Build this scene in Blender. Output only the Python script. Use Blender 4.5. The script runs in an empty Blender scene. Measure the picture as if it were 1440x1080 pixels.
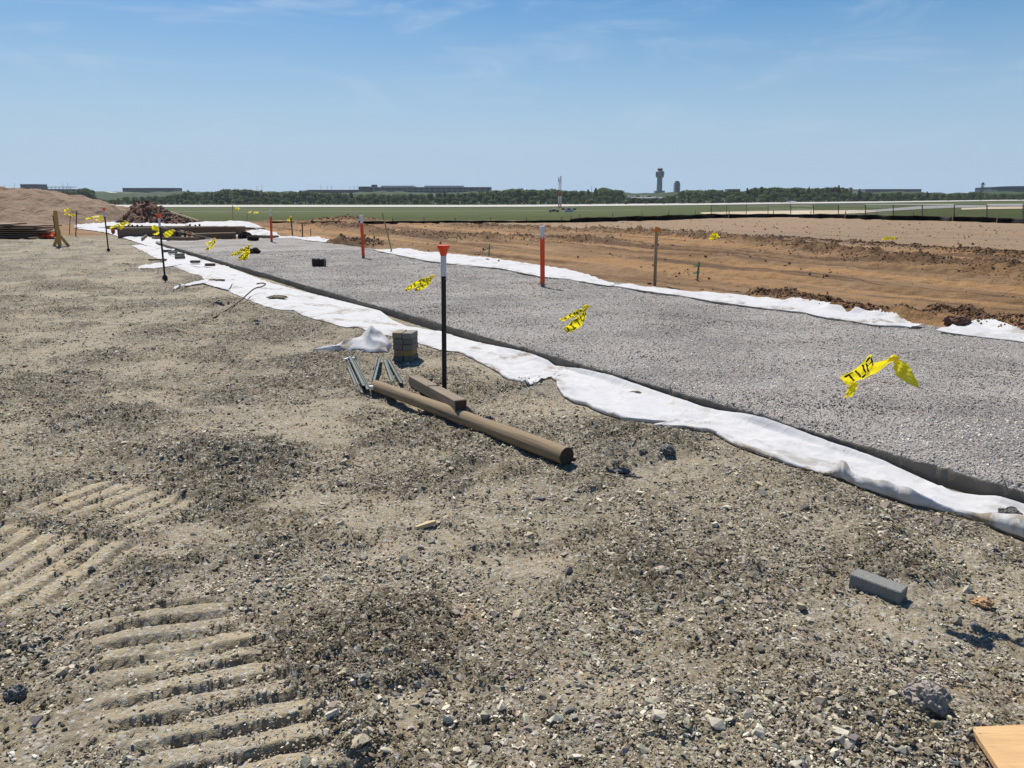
import bpy, math, random
import numpy as np
from mathutils import Vector, Matrix, Euler

SC = bpy.context.scene
COL = SC.collection
rnd = random.Random(7)
rng = np.random.default_rng(11)

# ------------------------------------------------------------------ camera
CAMH = 1.5
FPX = 1082.0
PITCH = math.atan((540 - 278) / FPX)
cam_d = bpy.data.cameras.new('camera')
cam_d.sensor_width = 36
cam_d.lens = 36 * FPX / 1440
cam_d.clip_start = 0.05
cam_d.clip_end = 20000
cam = bpy.data.objects.new('camera', cam_d)
cam.location = (0, 0, CAMH)
cam.rotation_euler = (math.pi / 2 - PITCH, 0, 0)
COL.objects.link(cam)
SC.camera = cam

# ------------------------------------------------------------------ light
SUN_EL, SUN_AZ = math.radians(55), math.radians(-25)      # azimuth clockwise from +Y
SVEC = Vector((math.cos(SUN_EL) * math.sin(SUN_AZ), math.cos(SUN_EL) * math.cos(SUN_AZ), math.sin(SUN_EL)))
sun_d = bpy.data.lights.new('sun', 'SUN')
sun_d.energy = 5.0
sun_d.angle = math.radians(0.5)
sun_d.color = (1.0, 0.94, 0.845)
sun = bpy.data.objects.new('sun', sun_d)
sun.rotation_euler = SVEC.to_track_quat('Z', 'Y').to_euler()
sun.location = (0, 0, 30)
COL.objects.link(sun)

world = bpy.data.worlds.new('World')
SC.world = world
world.use_nodes = True
wn = world.node_tree
wn.nodes.clear()


def wnode(t, **kw):
    n = wn.nodes.new(t)
    for k, v in kw.items():
        setattr(n, k, v)
    return n


sky = wnode('ShaderNodeTexSky', sky_type='NISHITA')
sky.sun_disc = False
sky.sun_elevation = SUN_EL
sky.sun_rotation = SUN_AZ
sky.altitude = 250
sky.air_density = 1.0
sky.dust_density = 1.1
sky.ozone_density = 3.0
tc = wnode('ShaderNodeTexCoord')
mp = wnode('ShaderNodeMapping')
mp.inputs['Rotation'].default_value = (0, 0.12, 0)
mp.inputs['Scale'].default_value = (2.4, 1.5, 12.0)
wn.links.new(tc.outputs['Generated'], mp.inputs['Vector'])
cn = wnode('ShaderNodeTexNoise')
cn.inputs['Scale'].default_value = 2.1
cn.inputs['Detail'].default_value = 8
cn.inputs['Roughness'].default_value = 0.62
cn.inputs['Distortion'].default_value = 0.8
wn.links.new(mp.outputs['Vector'], cn.inputs['Vector'])
cr = wnode('ShaderNodeMapRange')
cr.interpolation_type = 'SMOOTHSTEP'
cr.inputs['From Min'].default_value = 0.46
cr.inputs['From Max'].default_value = 0.80
cr.inputs['To Max'].default_value = 0.42
wn.links.new(cn.outputs['Fac'], cr.inputs['Value'])
cmix = wnode('ShaderNodeMix', data_type='RGBA')
cmix.inputs['B'].default_value = (8.6, 9.0, 9.6, 1)
wn.links.new(cr.outputs['Result'], cmix.inputs['Factor'])
hs = wnode('ShaderNodeHueSaturation')
hs.inputs['Saturation'].default_value = 1.75
wn.links.new(sky.outputs['Color'], hs.inputs['Color'])
wn.links.new(hs.outputs['Color'], cmix.inputs['A'])
sepz = wnode('ShaderNodeSeparateXYZ')
wn.links.new(tc.outputs['Generated'], sepz.inputs['Vector'])
hz = wnode('ShaderNodeMapRange', interpolation_type='SMOOTHSTEP')
for k_, v_ in (('From Min', -0.02), ('From Max', 0.36), ('To Min', 0.95), ('To Max', 0.0)): hz.inputs[k_].default_value = v_
wn.links.new(sepz.outputs['Z'], hz.inputs['Value'])
hmix = wnode('ShaderNodeMix', data_type='RGBA')                 # pale blue summer haze low over the whole horizon
hmix.inputs['B'].default_value = (4.7, 6.5, 8.6, 1)
wn.links.new(hz.outputs['Result'], hmix.inputs['Factor'])
wn.links.new(cmix.outputs['Result'], hmix.inputs['A'])
bg = wnode('ShaderNodeBackground')
bg.inputs['Strength'].default_value = 0.075
wn.links.new(hmix.outputs['Result'], bg.inputs['Color'])
wo = wnode('ShaderNodeOutputWorld')
wn.links.new(bg.outputs['Background'], wo.inputs['Surface'])

SC.view_settings.view_transform = 'Standard'
SC.view_settings.look = 'None'
SC.view_settings.gamma = 1
SC.view_settings.use_curve_mapping = False
SC.view_settings.exposure = 0.24


# ------------------------------------------------------------------ helpers: naming
def tag(o, label=None, cat=None, group=None, kind=None):
    if label: o['label'] = label
    if cat: o['category'] = cat
    if group: o['group'] = group
    if kind: o['kind'] = kind
    return o


def thing(name, loc, label, cat, group=None, rot=(0, 0, 0)):
    o = bpy.data.objects.new(name, None)
    o.empty_display_size = 0.1
    COL.objects.link(o)
    o.location = loc
    o.rotation_euler = rot
    return tag(o, label, cat, group)


class MB:
    """collects shapes; build() links them as ONE mesh object"""

    def __init__(s):
        s.v = []; s.f = []; s.m = []

    def add(s, vs, fs, mi=0):
        b = len(s.v)
        s.v += [tuple(p) for p in vs]
        s.f += [tuple(b + i for i in f) for f in fs]
        s.m += [mi] * len(fs)

    def box(s, c, size, rot=None, mi=0, bev=0.0):
        hx, hy, hz = size[0] / 2, size[1] / 2, size[2] / 2
        M = rot if rot is not None else Matrix.Identity(3)
        c = Vector(c)
        if bev <= 0:
            P = [Vector((x, y, z)) for x in (-hx, hx) for y in (-hy, hy) for z in (-hz, hz)]
            F = [(0, 1, 3, 2), (4, 6, 7, 5), (0, 4, 5, 1), (2, 3, 7, 6), (0, 2, 6, 4), (1, 5, 7, 3)]
            s.add([c + M @ p for p in P], F, mi)
            return
        b = bev                                          # bevelled box: three shifted corner points per corner
        P = []; idx = {}
        for sx in (-1, 1):
            for sy in (-1, 1):
                for sz in (-1, 1):
                    for ax in range(3):
                        q = [sx * hx, sy * hy, sz * hz]
                        for k in range(3):
                            if k != ax: q[k] -= b * (sx, sy, sz)[k]
                        idx[(sx, sy, sz, ax)] = len(P)
                        P.append(Vector(q))
        F = []
        for ax in range(3):
            a1, a2 = (ax + 1) % 3, (ax + 2) % 3
            for sg in (-1, 1):
                ring = []
                for u, w in ((-1, -1), (1, -1), (1, 1), (-1, 1)):
                    k = [0, 0, 0]; k[ax] = sg; k[a1] = u; k[a2] = w
                    ring.append(idx[(k[0], k[1], k[2], ax)])
                F.append(tuple(ring if sg > 0 else ring[::-1]))
        for ax in range(3):                              # edges running along ax
            a1, a2 = (ax + 1) % 3, (ax + 2) % 3
            for u in (-1, 1):
                for w in (-1, 1):
                    k0 = [0, 0, 0]; k0[ax] = -1; k0[a1] = u; k0[a2] = w
                    k1 = list(k0); k1[ax] = 1
                    F.append((idx[(*k0, a1)], idx[(*k1, a1)], idx[(*k1, a2)], idx[(*k0, a2)]))
        for sx in (-1, 1):
            for sy in (-1, 1):
                for sz in (-1, 1):
                    F.append(tuple(idx[(sx, sy, sz, a)] for a in range(3)))
        s.add([c + M @ p for p in P], F, mi)

    def tube(s, pts, r, n=8, mi=0, cap=True, jit=0.0):
        pts = [Vector(p) for p in pts]
        rs = r if isinstance(r, (list, tuple)) else [r] * len(pts)
        V = []; F = []
        up = Vector((0, 0, 1))
        for i, p in enumerate(pts):
            d = (pts[min(i + 1, len(pts) - 1)] - pts[max(i - 1, 0)]).normalized()
            a = d.cross(up if abs(d.z) < 0.95 else Vector((1, 0, 0))).normalized()
            b = d.cross(a)
            for k in range(n):
                t = 2 * math.pi * k / n
                rr = rs[i] * (1 + jit * (rnd.random() - .5))
                V.append(p + a * (rr * math.cos(t)) + b * (rr * math.sin(t)))
        for i in range(len(pts) - 1):
            for k in range(n):
                F.append((i * n + k, i * n + (k + 1) % n, (i + 1) * n + (k + 1) % n, (i + 1) * n + k))
        if cap:
            F.append(tuple(range(n))[::-1])
            F.append(tuple((len(pts) - 1) * n + k for k in range(n)))
        s.add(V, F, mi)

    def lathe(s, prof, n=14, mi=0, c=(0, 0, 0)):
        s.tube([(c[0], c[1], c[2] + z) for z, _ in prof], [r for _, r in prof], n, mi)

    def build(s, name, mats, parent=None, smooth=False):
        me = bpy.data.meshes.new(name)
        me.from_pydata([tuple(p) for p in s.v], [], s.f)
        mats = mats if isinstance(mats, (list, tuple)) else [mats]
        for m in mats: me.materials.append(m)
        if len(mats) > 1: me.polygons.foreach_set('material_index', s.m)
        if smooth:
            me.polygons.foreach_set('use_smooth', [True] * len(me.polygons))
        me.update()
        return link(name, me, parent)


def link(name, me, parent=None):
    o = bpy.data.objects.new(name, me)
    COL.objects.link(o)
    if parent is not None: o.parent = parent
    return o


def copy_tree(o, parent=None):
    c = o.copy()
    COL.objects.link(c)
    c.parent = parent
    for ch in list(o.children): copy_tree(ch, c)
    return c


def sharp(o, deg=35):
    me = o.data
    me.polygons.foreach_set('use_smooth', [True] * len(me.polygons))
    me.set_sharp_from_angle(angle=math.radians(deg))
    return o


def grid_mesh(name, X, Y, Z, mat, parent=None, smooth=True, mats=None, midx=None, wrap=False):
    """X,Y,Z: (rows, cols) arrays"""
    R, C = X.shape
    co = np.stack([X, Y, Z], -1).reshape(-1, 3).astype(np.float32)
    i = np.arange(R * C).reshape(R, C)
    if wrap:
        j = np.concatenate([i, i[:, :1]], 1)
    else:
        j = i
    q = np.stack([j[:-1, :-1], j[:-1, 1:], j[1:, 1:], j[1:, :-1]], -1).reshape(-1, 4)
    me = bpy.data.meshes.new(name)
    me.vertices.add(len(co)); me.vertices.foreach_set('co', co.ravel())
    me.loops.add(q.size); me.loops.foreach_set('vertex_index', q.ravel().astype(np.int32))
    me.polygons.add(len(q))
    me.polygons.foreach_set('loop_start', (np.arange(len(q)) * 4).astype(np.int32))
    me.polygons.foreach_set('loop_total', np.full(len(q), 4, np.int32))
    for m in (mats or [mat]): me.materials.append(m)
    if midx is not None: me.polygons.foreach_set('material_index', midx.astype(np.int32).ravel())
    me.polygons.foreach_set('use_smooth', np.full(len(q), smooth, bool))
    me.update(calc_edges=True)
    me.validate()
    return link(name, me, parent)


def attr(o, name, arr):
    a = o.data.attributes.new(name, 'FLOAT', 'POINT')
    a.data.foreach_set('value', np.asarray(arr, np.float32).ravel())


# ------------------------------------------------------------------ helpers: noise
_G = np.array([[math.cos(a), math.sin(a)] for a in np.linspace(0, 2 * np.pi, 16, endpoint=False)], np.float32)


def _h(ix, iy, seed):
    h = (ix.astype(np.uint32) * np.uint32(374761393) + iy.astype(np.uint32) * np.uint32(668265263)
         + np.uint32((seed * 974711 + 13) & 0xffffffff))
    h = (h ^ (h >> np.uint32(13))) * np.uint32(1274126177)
    h = h ^ (h >> np.uint32(16))
    return h & np.uint32(15)


def pn(x, y, seed=0):
    """gradient noise, about -0.7..0.7"""
    x = np.asarray(x, np.float64); y = np.asarray(y, np.float64)
    ix = np.floor(x); iy = np.floor(y)
    fx = (x - ix).astype(np.float32); fy = (y - iy).astype(np.float32)
    ix = ix.astype(np.int64); iy = iy.astype(np.int64)
    u = fx * fx * fx * (fx * (fx * 6 - 15) + 10); v = fy * fy * fy * (fy * (fy * 6 - 15) + 10)
    def c(dx, dy):
        g = _G[_h(ix + dx, iy + dy, seed)]
        return g[..., 0] * (fx - dx) + g[..., 1] * (fy - dy)
    a = c(0, 0); b = c(1, 0); d = c(0, 1); e = c(1, 1)
    return (a + u * (b - a)) * (1 - v) + (d + u * (e - d)) * v


def fbm(x, y, seed=0, octv=4, gain=0.5):
    r = 0; a = 1.0; f = 1.0
    for i in range(octv):
        r = r + a * pn(x * f, y * f, seed + i * 17); a *= gain; f *= 2.03
    return r


def sst(a, b, x):
    t = np.clip((x - a) / (b - a), 0, 1)
    return t * t * (3 - 2 * t)


# ------------------------------------------------------------------ layout frame
SP, CP = math.sin(PITCH), math.cos(PITCH)


def ray(px, py):
    dx = (px - 720) / FPX; dy = -(py - 540) / FPX
    return np.array([dx, CP + dy * SP, -SP + dy * CP])


def gz0(px, py, z=0.0):
    d = ray(px, py); k = (z - CAMH) / d[2]
    return d * k + np.array([0, 0, CAMH])


def at(px, py, Y):
    """the point seen at a pixel of the photograph, at distance Y in front of the camera"""
    d = ray(px, py)
    return Vector(d * (Y / d[1]) + np.array([0, 0, CAMH]))


SO = np.array([-0.60, 8.47])                       # a point on the pad's near edge
SA = math.atan(0.645)
SD = np.array([-math.sin(SA), math.cos(SA)])       # along the pad, away from the camera
SN = np.array([math.cos(SA), math.sin(SA)])        # across the pad, to the right
PADW, PADZ = 4.5, 0.10
S_END = 20.5


def st(x, y):
    return (x - SO[0]) * SD[0] + (y - SO[1]) * SD[1], (x - SO[0]) * SN[0] + (y - SO[1]) * SN[1]


def xy(s, t):
    return SO[0] + s * SD[0] + t * SN[0], SO[1] + s * SD[1] + t * SN[1]


# the far airfield lies lower on the left, and almost level with the camera on the right
_TD = np.array([0, 55, 120, 250, 375, 600, 650, 750, 800, 900, 3000.])
_TA = np.array([0, 0, -1.2, -3.6, -5.7, -6.0, -5.9, -5.6, -5.5, -5.5, -5.5])
_TB = np.array([0, 0, -.5, -.9, -1.2, -1.6, -1.55, -1.4, -1.1, -.6, -.6])


def base_h(x, y):
    x = np.asarray(x, float); y = np.asarray(y, float)
    s, t = st(x, y)
    D = np.hypot(x, y)
    px = np.where(y > 1, 720 + FPX * CP * x / np.maximum(y, 1), np.where(x > 0, 4000, -3000))
    w = sst(760, 1440, px) * .98
    De = np.where(y > 1, y * np.sqrt(1 + 0 * x), D)
    far = np.interp(De, _TD, _TA) * (1 - w) + np.interp(De, _TD, _TB) * w
    right = 0.10 * sst(PADW - 0.3, PADW + 0.3, t)
    berm = 0.07 * np.exp(-((t + 0.85) / 0.35) ** 2) * sst(-9, -3, s) * (1 - sst(6, 10, s))
    return right * (1 - sst(60, 120, D)) + berm * 0.6 + far


def gp(px, py, off=0.0):
    d = ray(px, py)
    ks = np.geomspace(1.0, 3000, 900)
    f = CAMH + d[2] * ks - base_h(d[0] * ks, d[1] * ks) - off
    i = int(np.argmax(f < 0)) if (f < 0).any() else len(ks) - 1
    lo, hi = ks[max(i - 1, 0)], ks[i]
    for _ in range(28):
        k = .5 * (lo + hi)
        if CAMH + d[2] * k - float(base_h(d[0] * k, d[1] * k)) - off < 0: hi = k
        else: lo = k
    p = d * k
    return Vector((p[0], p[1], float(base_h(p[0], p[1])) + off))


# ------------------------------------------------------------------ polylines read from the place
FAB_UP = [(195, 334), (240, 351), (262, 358), (320, 375), (380, 398), (440, 413), (500, 428), (535, 437), (552, 450), (572, 459),
          (620, 466), (630, 470), (675, 482), (722, 491), (747, 497), (770, 506), (780, 514), (820, 518), (860, 527), (895, 539),
          (932, 552), (970, 564), (985, 570), (1015, 577), (1050, 581), (1080, 587), (1130, 606), (1167, 620), (1205, 632),
          (1242, 646), (1305, 675), (1340, 690), (1380, 696), (1405, 696), (1440, 707), (1560, 745), (1900, 880)]
FAB_LO = [(168, 334), (185, 345), (200, 352), (214, 360), (238, 371), (262, 382), (283, 388), (290, 399), (320, 409), (347, 421),
          (374, 432), (392, 437), (415, 439), (424, 445), (455, 454), (488, 464), (503, 464), (520, 470), (540, 475), (560, 478),
          (585, 485), (620, 495), (645, 496), (667, 507), (692, 522), (712, 536), (722, 542), (735, 547), (745, 549), (757, 542),
          (765, 534), (775, 528), (783, 541), (792, 562), (807, 572), (822, 575), (840, 585), (880, 600), (917, 606), (935, 600),
          (947, 597), (970, 606), (1007, 612), (1032, 627), (1080, 645), (1117, 657), (1162, 669), (1190, 678), (1215, 690),
          (1255, 701), (1280, 710), (1320, 716), (1355, 722), (1380, 730), (1400, 740), (1440, 754), (1560, 800), (1900, 960)]


def polyst(pts, z=0.0):
    a = np.array([st(*gz0(px, py, z)[:2]) for px, py in pts])
    a = a[np.argsort(a[:, 0])]
    return a


_LO = polyst(FAB_LO, 0.02)
_sc, _tc = st(0.0, 0.0)
_UP = []                                  # the upper edge: s, t and how far it climbs the pad's side
for _p in FAB_UP:
    _s, _t = st(*gz0(_p[0], _p[1], 0.0)[:2])
    _f = max(0.0, (_t + .015) / (_t - _tc))
    _UP.append((_s + (_sc - _s) * _f, min(_t + (_tc - _t) * _f, -.015), min(CAMH * _f, PADZ - .014)))
_UP = np.array(sorted(_UP))


def f_lo(s): return np.interp(s, _LO[:, 0], _LO[:, 1])
def f_up(s): return np.minimum(np.interp(s, _UP[:, 0], _UP[:, 1]), -0.015)


def f_upz(s): return np.interp(s, _UP[:, 0], _UP[:, 2])


def seg_dist(x, y, pts):
    best = np.full(np.shape(x), 1e9)
    for (ax, ay), (bx, by) in zip(pts[:-1], pts[1:]):
        dx, dy = bx - ax, by - ay
        u = np.clip(((x - ax) * dx + (y - ay) * dy) / (dx * dx + dy * dy + 1e-9), 0, 1)
        best = np.minimum(best, np.hypot(x - ax - u * dx, y - ay - u * dy))
    return best


def wline(pts): return [tuple(gp(px, py)[:2]) for px, py in pts]


RUTS = [  # dirt-field ridges: pixel line, half width, height
    (wline([(640, 319), (860, 327), (1000, 335), (1100, 345), (1250, 365), (1440, 383), (1700, 408)]), 0.55, 0.17),
    (wline([(540, 328), (640, 334), (760, 337), (860, 341)]), 0.7, 0.14),
    (wline([(1080, 335), (1250, 347), (1440, 361), (1700, 380)]), 0.35, 0.10),
    (wline([(880, 337), (1080, 352), (1250, 375), (1440, 395)]), 0.8, -0.05),
    (wline([(430, 318), (475, 320), (520, 326)]), 0.9, 0.22),
    (wline([(470, 311), (500, 313)]), 1.6, 0.26),
    (wline([(1060, 413), (1100, 420), (1200, 440), (1300, 448), (1345, 447), (1440, 467), (1600, 500)]), 0.22, 0.10),
    (wline([(470, 343), (520, 346)]), 0.5, 0.16),
]
_GRX = np.array([-4000, 0, 380, 560, 800, 880, 1000, 1100, 1250, 1440, 5000.])
_GRD = np.array([np.hypot(*gz0(px, py)[:2]) for px, py in
                 [(0, 313), (0, 313), (380, 313.5), (560, 313), (800, 312), (880, 310), (1000, 306), (1100, 306), (1250, 309), (1440, 314), (1440, 314)]])

# dozer tread marks: centre line start, travel direction, bar direction, length, half width, pitch, depth
TRACKS = [
    ((-1.40, 2.66), (0.60, -0.80), (0.955, 0.297), 1.7, 0.28, 0.125, 0.037),
    ((-2.38, 3.74), (0.93, -0.36), (0.36, 0.933), 0.85, 0.24, 0.115, 0.022),
    ((-2.75, 3.10), (0.97, -0.24), (0.16, 0.987), 1.15, 0.33, 0.120, 0.026),
]


def ground_z(x, y):
    """height and soil masks of the ground at every point"""
    x = np.asarray(x, float); y = np.asarray(y, float)
    s, t = st(x, y)
    D = np.hypot(x, y)
    z = base_h(x, y)
    px = np.where(y > 0.5, 720 + FPX * CP * x / np.maximum(y, 0.5), np.where(x > 0, 5000, -4000))
    gD = np.interp(px, _GRX, _GRD)
    wob = fbm(x / 6, y / 6, 5, 3)
    grass = sst(-1.2, 1.2, D - gD + 2.5 * wob) * (y > 0)
    edge = np.where(t < PADW * 0.5, 1, 0) * (1 - sst(33, 38, D + 3 * wob))
    behind = np.where(y <= 0, 1.0, 0)
    gravel = np.clip(edge, 0, 1)
    inpad = (t > 0.05) & (t < PADW - 0.05) & (s > -12) & (s < S_END - .1)
    dirt = np.clip(1 - gravel - grass, 0, 1)
    # --- gravel side
    big = fbm(x / 1.9, y / 1.9, 21, 3)
    L = fbm(x / 1.05 + 3.1, y / 1.05, 31, 4, 0.55)
    loose = sst(-0.25, 0.42, L + 0.30 * pn(x / .22, y / .22, 41))
    dust = sst(.02, .30, fbm(x / 1.15 + 7.7, y / .85 + 1.3, 141, 4, .55)) * (.6 + .4 * sst(-.3, .2, pn(x / .12, y / .12, 143)))
    loose = loose * (1 - .85 * dust)
    lane = np.zeros_like(x); tread = np.zeros_like(x); groove = np.zeros_like(x)
    for (cx, cy), tv, bv, ln, hw, pitch, dep in TRACKS:
        rx, ry = x - cx, y - cy
        worn = sst(-.42, -.05, fbm(x / .30, y / .30, 57, 3))
        det = tv[0] * bv[1] - tv[1] * bv[0]
        u = (rx * bv[1] - ry * bv[0]) / det            # along travel
        w = (tv[0] * ry - tv[1] * rx) / det            # along bar
        u = u + 0.010 * pn(x / .5, y / .5, 51) + .010 * pn(x / .16, y / .16, 54) + .006 * pn(x / .05, y / .05, 53)
        w = w + 0.05 * pn(x / .12, y / .12, 52)
        k = sst(0, .08, u) * sst(0, .10, ln - u) * sst(-.02, .06, hw - np.abs(w) + .06 * pn(x / .09, y / .09, 59)) * (.5 + .5 * worn)
        ph = (u / pitch) % 1.0
        prof = np.maximum(1 - sst(0.50, 0.60, ph), sst(.84, 1.0, ph))
        lane = np.maximum(lane, k)
        groove = np.maximum(groove, k * (1 - prof))
        tread = tread + k * dep * (prof - 0.5) * (0.9 + 0.5 * pn(x / .25, y / .25, 55))
    loose_n = np.maximum(loose * (1 - lane), 1.0 * groove * sst(-.45, -.05, pn(x / .2, y / .2, 58)))
    lane = lane * (1 - .8 * groove)
    cl1 = np.abs(pn(x / .13, y / .13, 61)); cl2 = np.abs(pn(x / .055, y / .055, 62)); cl3 = pn(x / .021, y / .021, 63)
    cl4 = pn(x / .011, y / .011, 64)
    rub = 1 - .85 * lane
    clod = loose_n * (0.042 * cl1 + 0.030 * cl2) + rub * (.016 * cl1 + 0.014 * cl2) + (0.005 + 0.006 * loose_n) * cl3 + 0.003 * cl4
    hump = 0.05 * np.exp(-(((x + 1.9) / .5) ** 2 + ((y - 4.35) / .18) ** 2))
    calm = 1 - .85 * np.maximum(np.maximum(lane, groove), .75 * dust)
    gh = 0.05 * big + (0.030 * (loose - .5) + 0.022 * fbm(x / .42, y / .42, 71, 3)) * calm + clod * (.35 + .65 * calm) + tread + hump * 1.2
    bank = sst(0.0, 0.35, f_lo(s) - t)                   # calm under the fabric
    gh = gh * np.where(t < 0.3, 0.25 + 0.75 * bank, 1)
    # --- dirt side
    dh = 0.05 * fbm(x / 3.2, y / 3.2, 81, 3) + 0.03 * fbm(x / .5, y / .5, 83, 3) + 0.02 * np.abs(pn(x / .16, y / .16, 85)) * sst(-.1, .3, fbm(x / 2.2, y / 2.2, 86, 3))
    rut = np.zeros_like(x)
    tw = t + .25 * fbm(s / 6, t / 6, 88, 2)
    band = fbm(tw / 1.1, s / 16, 87, 4, .6) * (D < 75) * sst(PADW - 1, PADW, t)
    far_t = st(*RUTS[0][0][3])[1]
    pale = sst(far_t + .6, far_t + 2.2, tw)
    for t0, dep_ in ((PADW + 1.5, .03), (PADW + 3.0, .04), (PADW + 4.7, .035), (PADW + 5.3, .05), (PADW + 7.1, .05), (PADW + 9.6, .04), (PADW + 12, .05), (PADW + 13.9, .05)):
        g = np.exp(-((tw - t0) / .20) ** 2) * (D < 60)
        dh = dh - dep_ * g * (1 + .5 * np.sin(s / .055)) + dep_ * .8 * np.exp(-((tw - t0 - .36) / .12) ** 2) * (D < 60) * (1 + fbm(s / .4, t / .3, 89, 2))
    near = (D < 70) & (D > 6) & (t > PADW - .2)
    if near.any():
        xs, ys = x[near], y[near]
        acc = np.zeros_like(xs); am = np.zeros_like(xs)
        for pts, hw, hh in RUTS:
            d = seg_dist(xs + .5 * pn(xs / 1.3, ys / 1.3, 91), ys + .5 * pn(xs / 1.3, ys / 1.3, 92), pts)
            g = np.exp(-(d / hw) ** 2)
            acc += hh * g * (1 + 1.1 * fbm(xs / .4, ys / .4, 93, 3)); am = np.maximum(am, g * min(1, abs(hh) * 9))
        dh[near] += acc; rut[near] = am
    gr = 0.10 * fbm(x / 9, y / 9, 95, 3) * sst(45, 70, D)
    m = np.where(inpad, 0, 1)
    out = z + m * (gravel * gh + dirt * dh + grass * gr)
    fade = 1 - sst(60, 200, D)
    out = np.where(inpad, z - 0.12, z + (out - z) * np.maximum(fade, 0.2))
    out = np.where((~inpad) & (t > -0.9) & (t <= 0.05) & (s > -12) & (s < S_END), out - 0.02 * sst(-0.5, -0.10, t), out)
    return out, dict(loose=loose_n, lane=lane, gravel=gravel, grass=grass, rut=rut, band=band, pale=pale, dust=dust)


# ------------------------------------------------------------------ materials
class NT:
    def __init__(s, name):
        s.mat = bpy.data.materials.new(name)
        s.mat.use_nodes = True
        s.t = s.mat.node_tree
        s.b = s.t.nodes['Principled BSDF']
        s.b.inputs['Roughness'].default_value = 0.85
        s.b.inputs['Specular IOR Level'].default_value = 0.3
        s._pos = None

    def n(s, ty, **kw):
        n = s.t.nodes.new(ty)
        for k, v in kw.items(): setattr(n, k, v)
        return n

    def l(s, a, b): s.t.links.new(a, b)

    def pos(s, obj=False):
        if obj: return s.n('ShaderNodeTexCoord').outputs['Object']
        if s._pos is None: s._pos = s.n('ShaderNodeNewGeometry').outputs['Position']
        return s._pos

    def noise(s, scale, detail=4, rough=.55, vec=None, out='Fac', sc=None):
        n = s.n('ShaderNodeTexNoise')
        n.inputs['Scale'].default_value = scale; n.inputs['Detail'].default_value = detail
        n.inputs['Roughness'].default_value = rough
        v = vec or s.pos()
        if sc:
            m = s.n('ShaderNodeMapping'); m.inputs['Scale'].default_value = sc
            s.l(v, m.inputs['Vector']); v = m.outputs['Vector']
        s.l(v, n.inputs['Vector'])
        return n.outputs[out]

    def voro(s, scale, vec=None, feature='F1', out='Distance', rnd_=1.0):
        n = s.n('ShaderNodeTexVoronoi', feature=feature)
        n.inputs['Scale'].default_value = scale; n.inputs['Randomness'].default_value = rnd_
        s.l(vec or s.pos(), n.inputs['Vector'])
        return n.outputs[out]

    def mr(s, v, a, b, c=0., d=1., smooth=True):
        n = s.n('ShaderNodeMapRange')
        if smooth: n.interpolation_type = 'SMOOTHSTEP'
        for k, q in (('From Min', a), ('From Max', b), ('To Min', c), ('To Max', d)): n.inputs[k].default_value = q
        s.l(v, n.inputs['Value'])
        return n.outputs['Result']

    def mix(s, f, a, b, blend='MIX'):
        n = s.n('ShaderNodeMix', data_type='RGBA', blend_type=blend)
        for k, q in (('Factor', f), ('A', a), ('B', b)):
            if isinstance(q, (int, float)): n.inputs[k].default_value = q
            elif isinstance(q, tuple): n.inputs[k].default_value = (*q, 1) if len(q) == 3 else q
            else: s.l(q, n.inputs[k])
        return n.outputs['Result']

    def math(s, op, a, b=0.5):
        n = s.n('ShaderNodeMath', operation=op)
        for i, q in enumerate((a, b)):
            if isinstance(q, (int, float)): n.inputs[i].default_value = q
            else: s.l(q, n.inputs[i])
        return n.outputs[0]

    def attr(s, name, ty='GEOMETRY', out='Fac'):
        n = s.n('ShaderNodeAttribute', attribute_name=name, attribute_type=ty)
        return n.outputs[out]

    def color(s, c):
        if isinstance(c, tuple): s.b.inputs['Base Color'].default_value = (*c, 1)
        else: s.l(c, s.b.inputs['Base Color'])

    def bump(s, h, dist=.01, strength=1., prev=None):
        n = s.n('ShaderNodeBump')
        n.inputs['Distance'].default_value = dist; n.inputs['Strength'].default_value = strength
        s.l(h, n.inputs['Height'])
        if prev is not None: s.l(prev, n.inputs['Normal'])
        s.l(n.outputs['Normal'], s.b.inputs['Normal'])
        return n.outputs['Normal']

    def rough(s, v): s.b.inputs['Roughness'].default_value = v


def plain(name, c, rough=.7, var=.25, scale=20, metal=0., bump=.0, objv=True):
    t = NT(name)
    n = t.noise(scale, 5, .6, t.pos(objv))
    t.color(t.mix(n, tuple(q * (1 - var) for q in c), tuple(min(1, q * (1 + var)) for q in c)))
    t.rough(rough); t.b.inputs['Metallic'].default_value = metal
    if bump: t.bump(n, bump)
    return t.mat


M = {}
# ground
t = NT('ground_soil')
gn1 = t.noise(1.3, 5, .6); gn2 = t.noise(9, 5, .6); gn3 = t.noise(70, 4, .6); gn4 = t.noise(260, 2, .6)
tan = t.mix(gn2, (.205, .170, .112), (.325, .272, .18))
tan = t.mix(t.mr(t.noise(2.6, 4, .6), .54, .70), tan, (.43, .285, .165))
lo = t.mix(gn2, (.098, .081, .053), (.170, .142, .094))
soil = t.mix(t.attr('loose'), tan, lo)
soil = t.mix(t.math('MULTIPLY', t.attr('lane'), .9), soil, t.mix(gn3, (.37, .30, .187), (.50, .413, .267)))
soil = t.mix(t.mr(gn1, .45, .65, 0, .35), soil, (.26, .243, .21))
soil = t.mix(t.math('MULTIPLY', t.attr('dust'), .75), soil, t.mix(gn2, (.30, .252, .172), (.405, .345, .24)))
damp = t.mr(t.noise(.55, 5, .62, sc=(1, .7, 1)), .48, .62, 0, .42)
soil = t.mix(damp, soil, t.mix(gn3, (.085, .072, .050), (.155, .132, .092)))
v1c = t.voro(42, out='Color'); v1d = t.voro(42)
sepc = t.n('ShaderNodeSeparateColor'); t.l(v1c, sepc.inputs['Color'])
chipm = t.math('MULTIPLY', t.mr(sepc.outputs['Red'], .50, .56), t.mr(v1d, .46, .38))
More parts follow.
